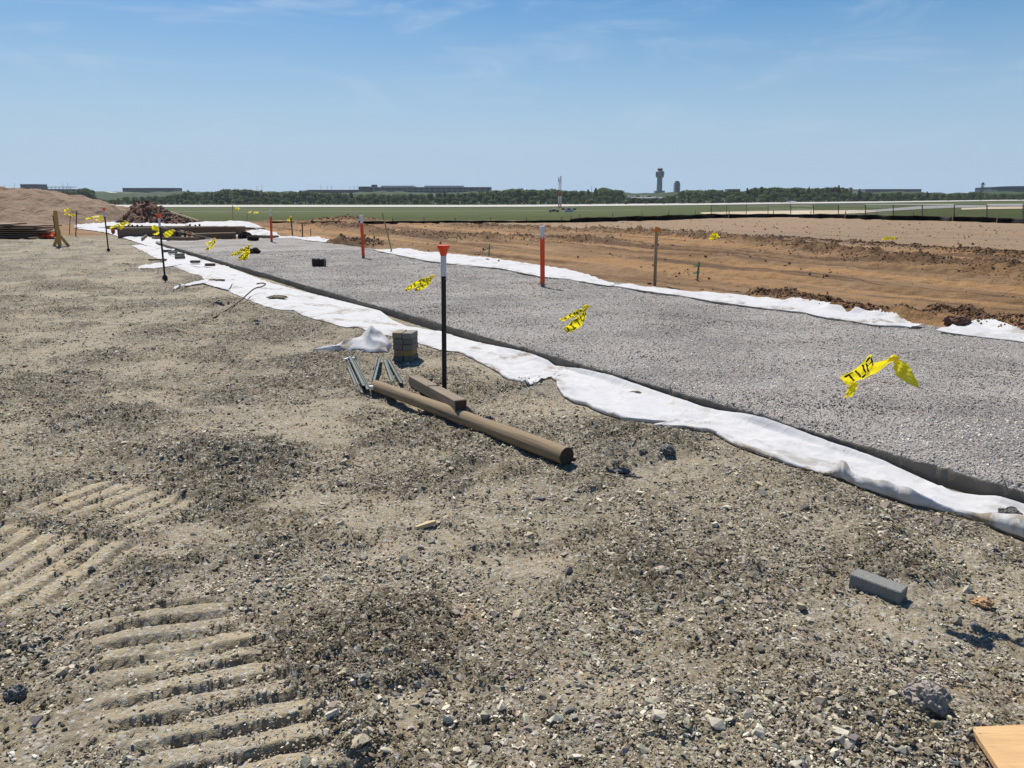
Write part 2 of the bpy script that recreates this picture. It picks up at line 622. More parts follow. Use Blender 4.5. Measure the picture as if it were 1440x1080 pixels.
chip = t.mix(sepc.outputs['Green'], (.24, .225, .20), (.52, .50, .44))
soil = t.mix(t.math('MULTIPLY', chipm, .8), soil, chip)
v2c = t.voro(120, out='Color'); sepd = t.n('ShaderNodeSeparateColor'); t.l(v2c, sepd.inputs['Color'])
soil = t.mix(t.mr(sepd.outputs['Red'], .72, .8, 0, .75), soil, t.mix(sepd.outputs['Blue'], (.12, .11, .095), (.52, .49, .42)))
soil = t.mix(.35, soil, t.mix(gn4, (.55, .55, .55), (1.4, 1.4, 1.4)), 'MULTIPLY')
dn1 = t.noise(.35, 6, .6); dn2 = t.noise(3.5, 6, .65); dn3 = t.noise(1.1, 5, .6, sc=(1, .35, 1))
dirt = t.mix(t.mr(dn1, .35, .65), (.245, .150, .075), (.325, .212, .118))
bd = t.attr('band')
dirt = t.mix(t.mr(bd, .05, .35, 0, .85), dirt, (.42, .245, .11))
dirt = t.mix(t.mr(bd, -.08, -.35, 0, .85), dirt, (.135, .082, .048))
dirt = t.mix(t.math('MULTIPLY', t.attr('pale'), .8), dirt, t.mix(dn2, (.285, .21, .14), (.36, .272, .187)))
dirt = t.mix(t.mr(dn3, .52, .70, 0, .4), dirt, (.40, .235, .11))
dirt = t.mix(t.mr(dn2, .55, .75, 0, .6), dirt, (.17, .10, .058))
dirt = t.mix(t.math('MULTIPLY', t.attr('rut'), t.mr(dn2, .35, .6, .35, 1.)), dirt, (.13, .078, .043))
gg = t.mix(t.noise(.05, 5, .6), (.044, .064, .014), (.078, .092, .022))
gg = t.mix(t.mr(t.noise(.6, 4, .6), .5, .8), gg, (.13, .115, .06))
c = t.mix(t.attr('gravel'), dirt, soil)
c = t.mix(t.attr('grass'), c, gg)
t.color(c)
t.rough(.95); t.b.inputs['Specular IOR Level'].default_value = .15
hb = t.math('ADD', t.math('MULTIPLY', t.math('SUBTRACT', .5, v1d), .5), gn3)
dbm = t.math('MULTIPLY', t.math('SUBTRACT', 1.0, t.attr('gravel')), t.math('ADD', t.noise(5, 6, .7), t.math('MULTIPLY', t.noise(18, 4, .65), .6)))
bz = t.bump(dbm, .09, 1.)
b0 = t.bump(hb, .012, .8, bz)
b1 = t.bump(gn4, .005, .8, b0)
M['ground'] = t.mat

# loose stones and clods with a colour of their own per instance
for nm, ty in (('stone', 'INSTANCER'), ('stone_single', None)):
    t = NT(nm)
    if ty: cc = t.attr('col', ty, 'Color')
    else: cc = t.n('ShaderNodeObjectInfo').outputs['Color']
    n = t.noise(90, 4, .65)
    t.color(t.mix(1.0, cc, t.mix(n, (.68, .68, .68), (1.3, 1.28, 1.22)), 'MULTIPLY'))
    t.rough(.8)
    t.bump(n, .003, .6)
    M[nm] = t.mat

t = NT('stone_chip')
n = t.noise(90, 3, .65)
tn = t.n('ShaderNodeCombineColor')
for s_ in ('Red', 'Green', 'Blue'): t.l(t.attr('tint'), tn.inputs[s_])
t.color(t.mix(1.0, t.mix(1.0, t.attr('col', 'INSTANCER', 'Color'), tn.outputs['Color'], 'MULTIPLY'), t.mix(n, (.75, .75, .75), (1.25, 1.23, 1.18)), 'MULTIPLY'))
M['stone_chip'] = t.mat

t = NT('pad_gravel')
n1 = t.noise(.8, 5, .6); n2 = t.noise(60, 3, .7); n3 = t.noise(190, 2, .6)
pc = t.mix(t.mr(n1, .35, .65), (.27, .25, .235), (.46, .425, .39))
pv = t.voro(70, out='Color'); ps = t.n('ShaderNodeSeparateColor'); t.l(pv, ps.inputs['Color'])
pd = t.voro(70)
pc = t.mix(t.mr(ps.outputs['Red'], .2, .9, 0, .75), pc, t.mix(ps.outputs['Green'], (.20, .183, .168), (.54, .50, .455)))
pc = t.mix(t.mr(t.noise(1.9, 4, .6, sc=(1, .5, 1)), .60, .72, 0, .35), pc, (.42, .30, .26))
pc = t.mix(t.mr(n2, .30, .44, .6, 0), pc, (.12, .11, .10))
t.color(pc); t.rough(.95)
t.bump(t.math('ADD', n2, t.math('MULTIPLY', pd, -.6)), .025, 1.)
M['pad'] = t.mat
t = NT('pad_edge')
n1 = t.noise(3, 5, .6, sc=(1, 1, .25)); n2 = t.noise(55, 4, .6)
t.color(t.mix(n2, t.mix(n1, (.12, .103, .080), (.19, .165, .13)), (.155, .135, .105)))
t.bump(n2, .006, .7)
M['pad_edge'] = t.mat

t = NT('fabric_white')
n1 = t.noise(1.6, 5, .62); n2 = t.noise(9, 6, .68); n3 = t.noise(420, 2, .5)
fc = t.mix(n2, (.58, .585, .60), (.67, .67, .675))
fc = t.mix(t.mr(n2, .57, .74, 0, .6), fc, (.48, .42, .33))
fc = t.mix(t.mr(t.noise(26, 5, .7, sc=(1, .5, 1)), .66, .74, 0, .7), fc, (.22, .19, .15))
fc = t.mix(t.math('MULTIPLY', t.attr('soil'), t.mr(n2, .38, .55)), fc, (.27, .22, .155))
t.color(fc); t.rough(.8)
tr = t.n('ShaderNodeBsdfTranslucent'); t.l(fc, tr.inputs['Color'])
ms = t.n('ShaderNodeMixShader'); ms.inputs['Fac'].default_value = .18
out = t.t.nodes['Material Output']
t.l(t.b.outputs['BSDF'], ms.inputs[1]); t.l(tr.outputs['BSDF'], ms.inputs[2]); t.l(ms.outputs['Shader'], out.inputs['Surface'])
dv = t.n('ShaderNodeVectorMath', operation='MULTIPLY_ADD')
t.l(t.noise(2.5, 3, .5, out='Color'), dv.inputs[0]); dv.inputs[1].default_value = (.5, .5, .5); t.l(t.pos(), dv.inputs[2])
cr1 = t.math('ABSOLUTE', t.math('SUBTRACT', t.noise(2.2, 2, .5, dv.outputs[0]), .5))
cr2 = t.math('ABSOLUTE', t.math('SUBTRACT', t.noise(7, 2, .5, dv.outputs[0]), .5))
crs = t.math('ADD', t.math('MULTIPLY', t.mr(cr1, 0, .10, 1, 0, False), .8), t.math('MULTIPLY', t.mr(cr2, 0, .12, 1, 0, False), .35))
t.bump(t.math('ADD', crs, t.math('MULTIPLY', n3, .05)), .012, .38)
M['fabric'] = t.mat

M['black'] = plain('black_plastic', (.020, .019, .018), .58, .55, 14)
M['white_sleeve'] = plain('white_sleeve', (.62, .63, .64), .5, .12, 25)
M['orange_cap'] = plain('orange_red_cap', (.80, .075, .025), .45, .12, 30)
M['orange_paint'] = plain('orange_paint', (.78, .085, .022), .6, .32, 22)
M['rust'] = plain('rusty_steel', (.10, .055, .035), .8, .4, 40, 0, .002)
t = NT('caution_yellow')
n = t.noise(30, 3, .6, t.pos(True))
yc = t.mix(n, (.86, .72, .012), (.95, .84, .03))
t.color(yc); t.rough(.42); t.b.inputs['Specular IOR Level'].default_value = .5
tr = t.n('ShaderNodeBsdfTranslucent'); t.l(yc, tr.inputs['Color'])
ms = t.n('ShaderNodeMixShader'); ms.inputs['Fac'].default_value = .45
t.l(t.b.outputs['BSDF'], ms.inputs[1]); t.l(tr.outputs['BSDF'], ms.inputs[2])
t.l(ms.outputs['Shader'], t.t.nodes['Material Output'].inputs['Surface'])
M['yellow'] = t.mat
M['ink'] = plain('black_print', (.015, .014, .012), .5, .2, 30)
M['string'] = plain('pale_string', (.55, .52, .44), .7, .1, 30)
M['ribbon_orange'] = plain('orange_ribbon', (.75, .24, .03), .5, .1, 30)
M['ribbon_green'] = plain('green_ribbon', (.12, .42, .16), .5, .15, 30)


def wood(name, c0, c1, sc=(4, 40, 40), crack=.35):
    t = NT(name)
    v = t.pos(True)
    g = t.noise(1.0, 6, .65, v, sc=sc)
    k = t.noise(2.2, 3, .6, v, sc=(sc[0] * .6, sc[1], sc[2]))
    c = t.mix(g, c0, c1)
    c = t.mix(t.mr(k, .32, .40, crack, 0), c, tuple(q * .3 for q in c0))
    c = t.mix(t.mr(t.noise(6, 4, .6, v), .5, .75, 0, .5), c, tuple(q * .62 for q in c1))
    t.color(c); t.rough(.8)
    t.bump(g, .006, .9)
    return t.mat


M['log'] = wood('weathered_log', (.150, .105, .060), (.34, .255, .155), (1.2, 34, 34), .6)
M['beam'] = wood('weathered_beam', (.12, .092, .062), (.33, .265, .185), (2.0, 34, 34), .6)
M['log_end'] = plain('dark_log_end', (.06, .042, .03), .9, .35, 40, 0, .004)
M['lath'] = wood('stake_wood', (.24, .165, .085), (.40, .29, .16), (30, 30, 3))
M['post_wood'] = wood('fresh_post_wood', (.38, .22, .07), (.52, .33, .12), (25, 25, 3))
M['board'] = wood('form_board', (.15, .095, .065), (.27, .18, .12), (3, 30, 30))
M['board_pale'] = wood('pale_board', (.40, .31, .20), (.56, .45, .31), (3, 30, 30))
M['plywood'] = wood('plywood', (.47, .27, .11), (.68, .46, .24), (2, 22, 30), .2)
t = NT('concrete_brick')
n = t.noise(130, 4, .7, t.pos(True))
oc = t.n('ShaderNodeObjectInfo').outputs['Color']
t.color(t.mix(1., oc, t.mix(n, (.35, .35, .35), (1.6, 1.58, 1.5)), 'MULTIPLY'))
t.bump(n, .004, .9); t.rough(.92)
M['brick'] = t.mat
M['steel'] = plain('green_grey_steel', (.14, .16, .15), .42, .3, 18, .55)
M['steel_tip'] = plain('white_painted_tip', (.72, .74, .74), .5, .1, 30)
M['silt'] = plain('black_silt_fabric', (.010, .010, .011), .8, .3, 8)
M['galv'] = plain('dull_galvanised', (.14, .14, .14), .5, .25, 10, .4)
M['galv_rail'] = plain('bright_galvanised_rail', (.55, .56, .55), .45, .1, 10, .3)
M['concrete'] = plain('runway_concrete', (.47, .45, .41), .9, .08, .05, objv=False)
M['apron'] = plain('tan_apron', (.50, .41, .28), .9, .1, .1, objv=False)
M['faint_track'] = plain('faint_track', (.135, .13, .075), .95, .15, .1, objv=False)
M['asphalt'] = plain('grey_taxiway', (.26, .255, .245), .9, .1, .1, objv=False)
M['orange_net'] = plain('orange_netting', (.80, .10, .03), .6, .2, 14)


def mound_mat(name, a, b, c):
    t = NT(name)
    n1 = t.noise(.5, 6, .6); n2 = t.noise(2.4, 6, .65); n3 = t.noise(1.4, 4, .6, sc=(1.6, .2, .2))
    k = t.mix(t.mr(n1, .35, .65), a, b)
    k = t.mix(t.mr(n2, .52, .72, 0, .7), k, c)
    k = t.mix(t.mr(n3, .5, .7, 0, .35), k, c)
    t.color(k); t.rough(.95); t.bump(t.math('ADD', n2, n3), .25, .8)
    return t.mat


M['mound'] = mound_mat('mound_dirt', (.20, .135, .088), (.285, .20, .135), (.10, .064, .042))
M['pile'] = mound_mat('pile_dirt', (.13, .07, .046), (.20, .112, .075), (.055, .03, .022))
M['hill'] = plain('hill_grass', (.050, .075, .030), .95, .35, .03, objv=False)
M['hill_road'] = plain('hill_road', (.42, .41, .39), .9, .05, .1, objv=False)

# leaves: each leaf clump takes a tint from its own position inside the crown
t = NT('foliage')
n = t.noise(.6, 4, .7)
oi = t.n('ShaderNodeObjectInfo').outputs['Random']
fc = t.mix(n, (.050, .095, .030), (.120, .180, .055))
fc = t.mix(t.mr(oi, 0, 1, 0, .85, False), fc, t.mix(n, (.070, .100, .028), (.150, .190, .056)))
t.color(fc); t.rough(.7)
tr = t.n('ShaderNodeBsdfTranslucent'); t.l(fc, tr.inputs['Color'])
ms = t.n('ShaderNodeMixShader'); ms.inputs['Fac'].default_value = .4
t.l(t.b.outputs['BSDF'], ms.inputs[1]); t.l(tr.outputs['BSDF'], ms.inputs[2])
t.l(ms.outputs['Shader'], t.t.nodes['Material Output'].inputs['Surface'])
M['foliage'] = t.mat
M['bark'] = plain('bark', (.085, .065, .05), .9, .3, 3)

# ------------------------------------------------------------------ ground
fine = np.radians(np.linspace(-43, 43, 800))
side = np.radians(np.concatenate([np.linspace(43.6, 75, 40), np.linspace(80, 178, 16)]))
phi = np.concatenate([-side[::-1], fine, side])
rad = np.concatenate([np.linspace(.02, 1.15, 16), np.geomspace(1.2, 24, 780), np.geomspace(24.25, 95, 130), np.geomspace(97, 2450, 75)])
PH, RR = np.meshgrid(phi, rad)
GX, GY = RR * np.sin(PH), RR * np.cos(PH)
GZ, gm = ground_z(GX.ravel(), GY.ravel())
ground = grid_mesh('ground', GX, GY, GZ.reshape(GX.shape), M['ground'], wrap=True)
ground['kind'] = 'structure'
for k in ('loose', 'lane', 'gravel', 'grass', 'rut', 'band', 'pale', 'dust'): attr(ground, k, gm[k])

# ------------------------------------------------------------------ raised gravel pad
ss = [-11.0]
while ss[-1] < S_END:
    x, y = xy(ss[-1], 0)
    ss.append(ss[-1] + max(.016, .0045 * math.hypot(x, y)))
ss = np.array(ss)
tcol = np.concatenate([[0, 0, 0, 0, 0, 0], np.linspace(.012, PADW, 210)])
zc = np.concatenate([[-.20, -.12, -.05, .02, .07, PADZ - .012], np.full(210, PADZ)])
S2, T2 = np.meshgrid(ss, tcol, indexing='ij')
Z2 = np.broadcast_to(zc, S2.shape).copy()
px_, py_ = xy(S2, T2)
rag = (.022 * fbm(ss / .35, ss * 0 + 3.3, 7, 4) + .028 * np.abs(pn(ss / .07, ss * 0 + 5.1, 6)))[:, None]
topm = sst(.02, .10, Z2)
edgew = np.exp(-T2 / .10) * topm
T2 = T2 + rag * edgew + .006 * pn(S2 / .08, Z2 / .05, 8) * (T2 < .01)
Z2 = Z2 + (T2 > .011) * (.026 * fbm(px_ / .8, py_ / .8, 9, 4) + .011 * pn(px_ / .07, py_ / .07, 10) + .008 * pn(px_ / .028, py_ / .028, 12))
Z2 = Z2 - .012 * np.exp(-np.maximum(T2 - .01, 0) / .03) * topm * (1 + fbm(S2 / .06, T2 / .06, 14, 2))
X2, Y2 = xy(S2, T2)
mi = np.zeros((len(ss) - 1, len(tcol) - 1), int); mi[:, :5] = 1
pad = grid_mesh('gravel_pad', X2, Y2, Z2, None, mats=[M['pad'], M['pad_edge']], midx=mi)
pad['kind'] = 'structure'


def pad_z(x, y):
    return PADZ + .026 * fbm(x / .8, y / .8, 9, 4) + .011 * pn(x / .07, y / .07, 10) + .008 * pn(x / .028, y / .028, 12)


# ------------------------------------------------------------------ stones
def rock_mesh(name, seed, mat, n=13, flat=(1, .75, .5)):
    import bmesh
    r = np.random.default_rng(seed)
    p = r.normal(size=(n, 3)); p /= np.linalg.norm(p, axis=1)[:, None]
    p *= (0.75 + .4 * r.random((n, 1))) * np.array(flat) * .5
    bm = bmesh.new()
    for q in p: bm.verts.new(q)
    res = bmesh.ops.convex_hull(bm, input=bm.verts)
    junk = {g for g in res['geom_interior'] + res['geom_unused'] if isinstance(g, bmesh.types.BMVert)}
    for v in junk:
        if v.is_valid: bm.verts.remove(v)
    me = bpy.data.meshes.new(name)
    bm.to_mesh(me); bm.free()
    me.materials.append(mat)
    return me


ROCKS = bpy.data.collections.new('rock_shapes')
rock_me = []
for k in range(9):
    me = rock_mesh('rock', 100 + k, M['stone'], 11 + k % 4, (1, .62 + .03 * k, .30 + .045 * k))
    ROCKS.objects.link(bpy.data.objects.new('rock', me))
rock_single = [rock_mesh('stone', 100 + k, M['stone_single'], 14 + k % 4, (1, .62 + .03 * k, .32 + .045 * k)) for k in range(9)]


def scatter(name, P, size, col, label, cat, coll=ROCKS, nproto=9, tilt=.5, zs=1.0):
    N = len(P)
    me = bpy.data.meshes.new(name)
    me.vertices.add(N); me.vertices.foreach_set('co', P.astype(np.float32).ravel())
    rot = np.stack([rng.normal(0, tilt, N), rng.normal(0, tilt, N), rng.uniform(0, 6.283, N)], 1)
    scl = size[:, None] * rng.uniform(.8, 1.2, (N, 3)) * np.array([1, 1, zs])
    for nm, ty, dt, key in (('rot', 'FLOAT_VECTOR', rot, 'vector'), ('scl', 'FLOAT_VECTOR', scl, 'vector'),
                            ('idx', 'INT', rng.integers(0, nproto, N), 'value'),
                            ('col', 'FLOAT_COLOR', np.concatenate([col, np.ones((N, 1))], 1), 'color')):
        a = me.attributes.new(nm, ty, 'POINT')
        a.data.foreach_set(key, (dt.astype(np.int32) if ty == 'INT' else dt.astype(np.float32)).ravel())
    o = link(name, me)
    g = bpy.data.node_groups.new(name + '_scatter', 'GeometryNodeTree')
    g.interface.new_socket('Geometry', in_out='INPUT', socket_type='NodeSocketGeometry')
    g.interface.new_socket('Geometry', in_out='OUTPUT', socket_type='NodeSocketGeometry')
    gi = g.nodes.new('NodeGroupInput'); go = g.nodes.new('NodeGroupOutput')
    ip = g.nodes.new('GeometryNodeInstanceOnPoints')
    ci = g.nodes.new('GeometryNodeCollectionInfo')
    ci.inputs['Collection'].default_value = coll
    ci.inputs['Separate Children'].default_value = True
    ci.inputs['Reset Children'].default_value = True
    ip.inputs['Pick Instance'].default_value = True

    def na(nm, ty):
        n = g.nodes.new('GeometryNodeInputNamedAttribute'); n.data_type = ty
        n.inputs['Name'].default_value = nm
        return n.outputs['Attribute']
    L = g.links.new
    L(gi.outputs[0], ip.inputs['Points']); L(ci.outputs[0], ip.inputs['Instance'])
    L(na('idx', 'INT'), ip.inputs['Instance Index']); L(na('rot', 'FLOAT_VECTOR'), ip.inputs['Rotation'])
    L(na('scl', 'FLOAT_VECTOR'), ip.inputs['Scale']); L(ip.outputs[0], go.inputs[0])
    md = o.modifiers.new('scatter', 'NODES'); md.node_group = g
    return tag(o, label, cat, None, 'stuff')


PAL = np.array([(.40, .385, .34), (.50, .48, .43), (.31, .30, .27), (.24, .235, .22), (.36, .33, .27), (.44, .40, .32), (.28, .27, .26), (.58, .56, .51),
                (.17, .17, .165), (.33, .30, .26)])


def polar_pts(n, r0, r1, p, half=44):
    """points in the sector in front, density falling as r^-p"""
    u = rng.random(n); e = 2 - p
    r = (r0 ** e + u * (r1 ** e - r0 ** e)) ** (1 / e) if abs(e) > 1e-6 else r0 * (r1 / r0) ** u
    a = np.radians(rng.uniform(-half, half, n))
    return r * np.sin(a), r * np.cos(a)


def gravel_pts(n, r0, r1, p, keep):
    x, y = polar_pts(n, r0, r1, p)
    s, t_ = st(x, y)
    ok = t_ < np.where(s < S_END, f_lo(s) - .03, 0.5)
    x, y = x[ok], y[ok]
    cl = sst(-.25, .30, fbm(x / .55, y / .55, 131, 4, .6))
    z, m = ground_z(x, y)
    pr = keep(cl, m) * m['gravel'] * (1 - .72 * m['dust'])
    ok = rng.random(len(x)) < pr
    return x[ok], y[ok], z[ok]


def palcol(n, dark=1.0):
    c = PAL[rng.integers(0, len(PAL), n)] * rng.uniform(.8, 1.15, (n, 1)) * dark
    return np.clip(c * np.array([1.04, .99, .89]) + rng.normal(0, .010, (n, 3)), .02, .75)


def cluster_mesh(seed, n=6, spread=3.0):
    """a handful of chips of mixed size and tint lying in one small patch"""
    r = np.random.default_rng(seed)
    V = []; F = []; TI = []
    for q in range(n):
        src = ROCKS.objects[int(r.integers(0, 9))].data
        co = np.zeros(len(src.vertices) * 3); src.vertices.foreach_get('co', co); co = co.reshape(-1, 3)
        a = r.uniform(0, 6.28); R_ = np.array([[math.cos(a), -math.sin(a), 0], [math.sin(a), math.cos(a), 0], [0, 0, 1]])
        tz = Euler((r.normal(0, .24), r.normal(0, .24), 0)).to_matrix()
        sc_ = r.uniform(.45, 1.25)
        rr, aa = spread * math.sqrt(r.random()), r.uniform(0, 6.28)
        co = (co * sc_ * np.array([1, 1, .85])) @ np.array(tz).T @ R_.T + np.array([rr * math.cos(aa), rr * math.sin(aa), r.normal(0, .12)])
        b_ = len(V); V += [tuple(c_) for c_ in co]; F += [tuple(b_ + i for i in p_.vertices) for p_ in src.polygons]
        TI += [r.uniform(.55, 1.45)] * len(co)
    me = bpy.data.meshes.new('chips'); me.from_pydata(V, [], F); me.materials.append(M['stone_chip'])
    at_ = me.attributes.new('tint', 'FLOAT', 'POINT'); at_.data.foreach_set('value', np.array(TI, np.float32))
    me.update()
    return me


CHIPS = bpy.data.collections.new('chip_shapes')
for k in range(10): CHIPS.objects.link(bpy.data.objects.new('chips', cluster_mesh(700 + k, 7, 2.6)))

for nm, lab, specs in (
        ('fine_gravel', 'fine crushed stone chips strewn thickly over the near ground', (
            (52000, 1.2, 9, 1.25, .0050, .010, lambda c, m: (.40 + .6 * c) * (1 - .80 * m['lane'])),
            (62000, 1.2, 22, 1.15, .010, .020, lambda c, m: (.22 + .78 * c) * (1 - .9 * m['lane'])))),):
    PP, SS = [], []
    for (n, r0, r1, p, a, b, kp) in specs:
        x, y, z = gravel_pts(n, r0, r1, p, kp)
        sz = a + (b - a) * rng.random(len(x)) ** 1.6
        PP.append(np.stack([x, y, z + sz * .12], 1)); SS.append(sz)
    PP = np.concatenate(PP); SS = np.concatenate(SS)
    scatter(nm, PP, SS, palcol(len(PP), 1.02), lab, 'gravel', CHIPS, 10, .10, zs=.75)
sets = []
for (n, r0, r1, p, a, b, kp) in (
        (60000, 1.3, 16, 1.2, .010, .022, lambda c, m: (.15 + .85 * c) * (1 - .93 * m['lane'])),
        (110000, 1.35, 32, 1.05, .019, .040, lambda c, m: (.12 + .80 * c * c) * (1 - .9 * m['lane'])),
        (15000, 1.4, 32, 1.0, .036, .064, lambda c, m: (.10 + .6 * c * c) * (1 - m['lane']))):
    x, y, z = gravel_pts(n, r0, r1, p, kp)
    sz = a + (b - a) * rng.random(len(x)) ** 2.2
    sets.append((np.stack([x, y, z + sz * .10], 1), sz))
P = np.concatenate([q[0] for q in sets]); SZ = np.concatenate([q[1] for q in sets])
CL = palcol(len(P))
app = SZ / np.linalg.norm(P - np.array([0, 0, CAMH]), axis=1)
inframe = (np.abs(P[:, 0]) < P[:, 1] * .70) & (P[:, 1] > 1.75)
order = np.argsort(-(app * inframe))
big_i = order[:285]
rest = np.ones(len(P), bool); rest[big_i] = False
scatter('gravel', P[rest], SZ[rest], CL[rest], 'loose crushed grey and tan gravel lying all over the near ground', 'gravel', tilt=.30, zs=.8)
for i in big_i:
    o = bpy.data.objects.new('stone', rock_single[int(rng.integers(0, 9))])
    COL.objects.link(o); o.parent = ground
    o.location = P[i]; o.rotation_euler = (rng.normal(0, .28), rng.normal(0, .28), rng.uniform(0, 6.28))
    o.scale = SZ[i] * rng.uniform(.85, 1.2, 3); o.color = (*CL[i], 1)

# soil crumbs in the loose patches
x, y, z = gravel_pts(110000, 1.3, 16, 1.2, lambda c, m: (.35 + .65 * m['loose']) * (1 - .85 * m['lane']))
sz = .006 + .018 * rng.random(len(x)) ** 2.2
cc = np.array([.180, .149, .098]) * rng.uniform(.75, 1.3, (len(x), 1))
scatter('soil_crumbs', np.stack([x, y, z + sz * .12], 1), sz, cc, 'dark crumbly soil clods scattered between the gravel', 'soil', CHIPS, 10, .10, zs=.95)

# gravel on the pad
x, y = polar_pts(330000, 3.2, 22, 1.25, 40)
s_, t_ = st(x, y)
ok = (t_ > .015) & (t_ < PADW - .03) & (s_ < S_END - .1)
x, y = x[ok], y[ok]
D_ = np.hypot(x, y)
sz = (.007 + .015 * rng.random(len(x)) ** 2.2) * (1 + .02 * D_)
cc = np.array([.50, .455, .405]) * rng.uniform(.68, 1.3, (len(x), 1)) * (1 + 1.0 * fbm(x / 1.5, y / .6, 171, 4, .6))[:, None] + rng.normal(0, .012, (len(x), 3))
pk = rng.random(len(x)) < .03 + .22 * sst(.18, .45, fbm(x / 1.1, y / .5, 175, 3))
cc[pk] = np.array([.40, .30, .265])
for line in ([(640, 398), (720, 402), (800, 412)], [(1060, 465), (1130, 479), (1200, 488), (1300, 503), (1440, 532), (1600, 566)]):     # faint red spray paint
    d_ = seg_dist(x + .12 * pn(x / .4, y / .4, 176), y, [tuple(gz0(a_, b_, PADZ)[:2]) for a_, b_ in line])
    pp_ = (d_ < .07) & (rng.random(len(x)) < .55 * sst(-.1, .25, pn(x / .25, y / .25, 177)))
    cc[pp_] = np.array([.45, .24, .215])
scatter('pad_aggregate', np.stack([x, y, pad_z(x, y) + sz * .1], 1), sz, np.clip(cc, .05, .7), 'coarse grey gravel covering the raised pad', 'gravel', tilt=.38, zs=1.1)

# clods along the dirt ridges and over the dirt field
CP_, CS_, CC_ = [], [], []


def clod_line(pts, n, hw, a, b, col, lift=0.0):
    W = np.array(pts); seg = np.hypot(*(W[1:] - W[:-1]).T); cum = np.concatenate([[0], np.cumsum(seg)])
    u = rng.random(n) * cum[-1]
    x = np.interp(u, cum, W[:, 0]) + rng.normal(0, hw, n); y = np.interp(u, cum, W[:, 1]) + rng.normal(0, hw, n)
    s_, t_ = st(x, y)
    ok = (t_ > PADW + .12) | (s_ > S_END + 1)
    x, y = x[ok], y[ok]
    z, _ = ground_z(x, y)
    sz = a + (b - a) * rng.random(len(x)) ** 2.5
    CP_.append(np.stack([x, y, z + sz * .15 + lift], 1)); CS_.append(sz)
    CC_.append(np.array(col) * rng.uniform(.6, 1.4, (len(x), 1)))


DKB = (.20, .115, .062)
clod_line(RUTS[0][0], 7000, .45, .02, .075, DKB)
clod_line(RUTS[1][0], 3000, .65, .02, .08, (.17, .105, .068))
clod_line(RUTS[2][0], 6000, .24, .02, .08, (.19, .11, .06))
clod_line(RUTS[4][0], 500, .5, .03, .12, (.17, .095, .055))
clod_line(RUTS[5][0], 500, .8, .03, .16, (.19, .10, .065))
clod_line(RUTS[6][0], 2600, .10, .010, .060, (.17, .09, .048), .004)
clod_line(RUTS[7][0], 900, .35, .03, .12, (.22, .13, .075), .01)
x = rng.uniform(-14, 24, 12000); y = rng.uniform(8, 50, 12000)
s_, t_ = st(x, y)
ok = (t_ > PADW + .25) & (rng.random(12000) < sst(-.15, .35, fbm(x / 2.2, y / 2.2, 86, 3)))
x, y = x[ok], y[ok]; z, mm = ground_z(x, y)
ok = mm['grass'] < .3; x, y, z = x[ok], y[ok], z[ok]
sz = .02 + .10 * rng.random(len(x)) ** 4
CP_.append(np.stack([x, y, z + sz * .1], 1)); CS_.append(sz); CC_.append(np.array([.22, .13, .07]) * rng.uniform(.55, 1.35, (len(x), 1)))
scatter('dirt_clods', np.concatenate(CP_), np.concatenate(CS_), np.concatenate(CC_), 'dark brown clods of earth along the ridges of the bare dirt field', 'clods', tilt=.7, zs=1.5)


# ================================================================== things
def on(px, py, lift=0.0):
    """the spot on the real ground surface seen at a pixel of the photograph"""
    off = 0.0
    for _ in range(4):
        p = gp(px, py, off)
        off = float(ground_z(np.array([p.x]), np.array([p.y]))[0][0]) - float(base_h(p.x, p.y))
    return Vector((p.x, p.y, p.z + lift))


def gzz(x, y): return float(ground_z(np.array([x]), np.array([y]))[0][0])


def on_pad(px, py):
    p = gz0(px, py, PADZ + .008)
    return Vector((p[0], p[1], PADZ + .004))


def rot_to(d, up=Vector((0, 0, 1))):
    """3x3 whose X axis runs along d and whose Z is as near up as possible"""
    x = d.normalized(); y = up.cross(x).normalized(); z = x.cross(y)
    return Matrix((x, y, z)).transposed()


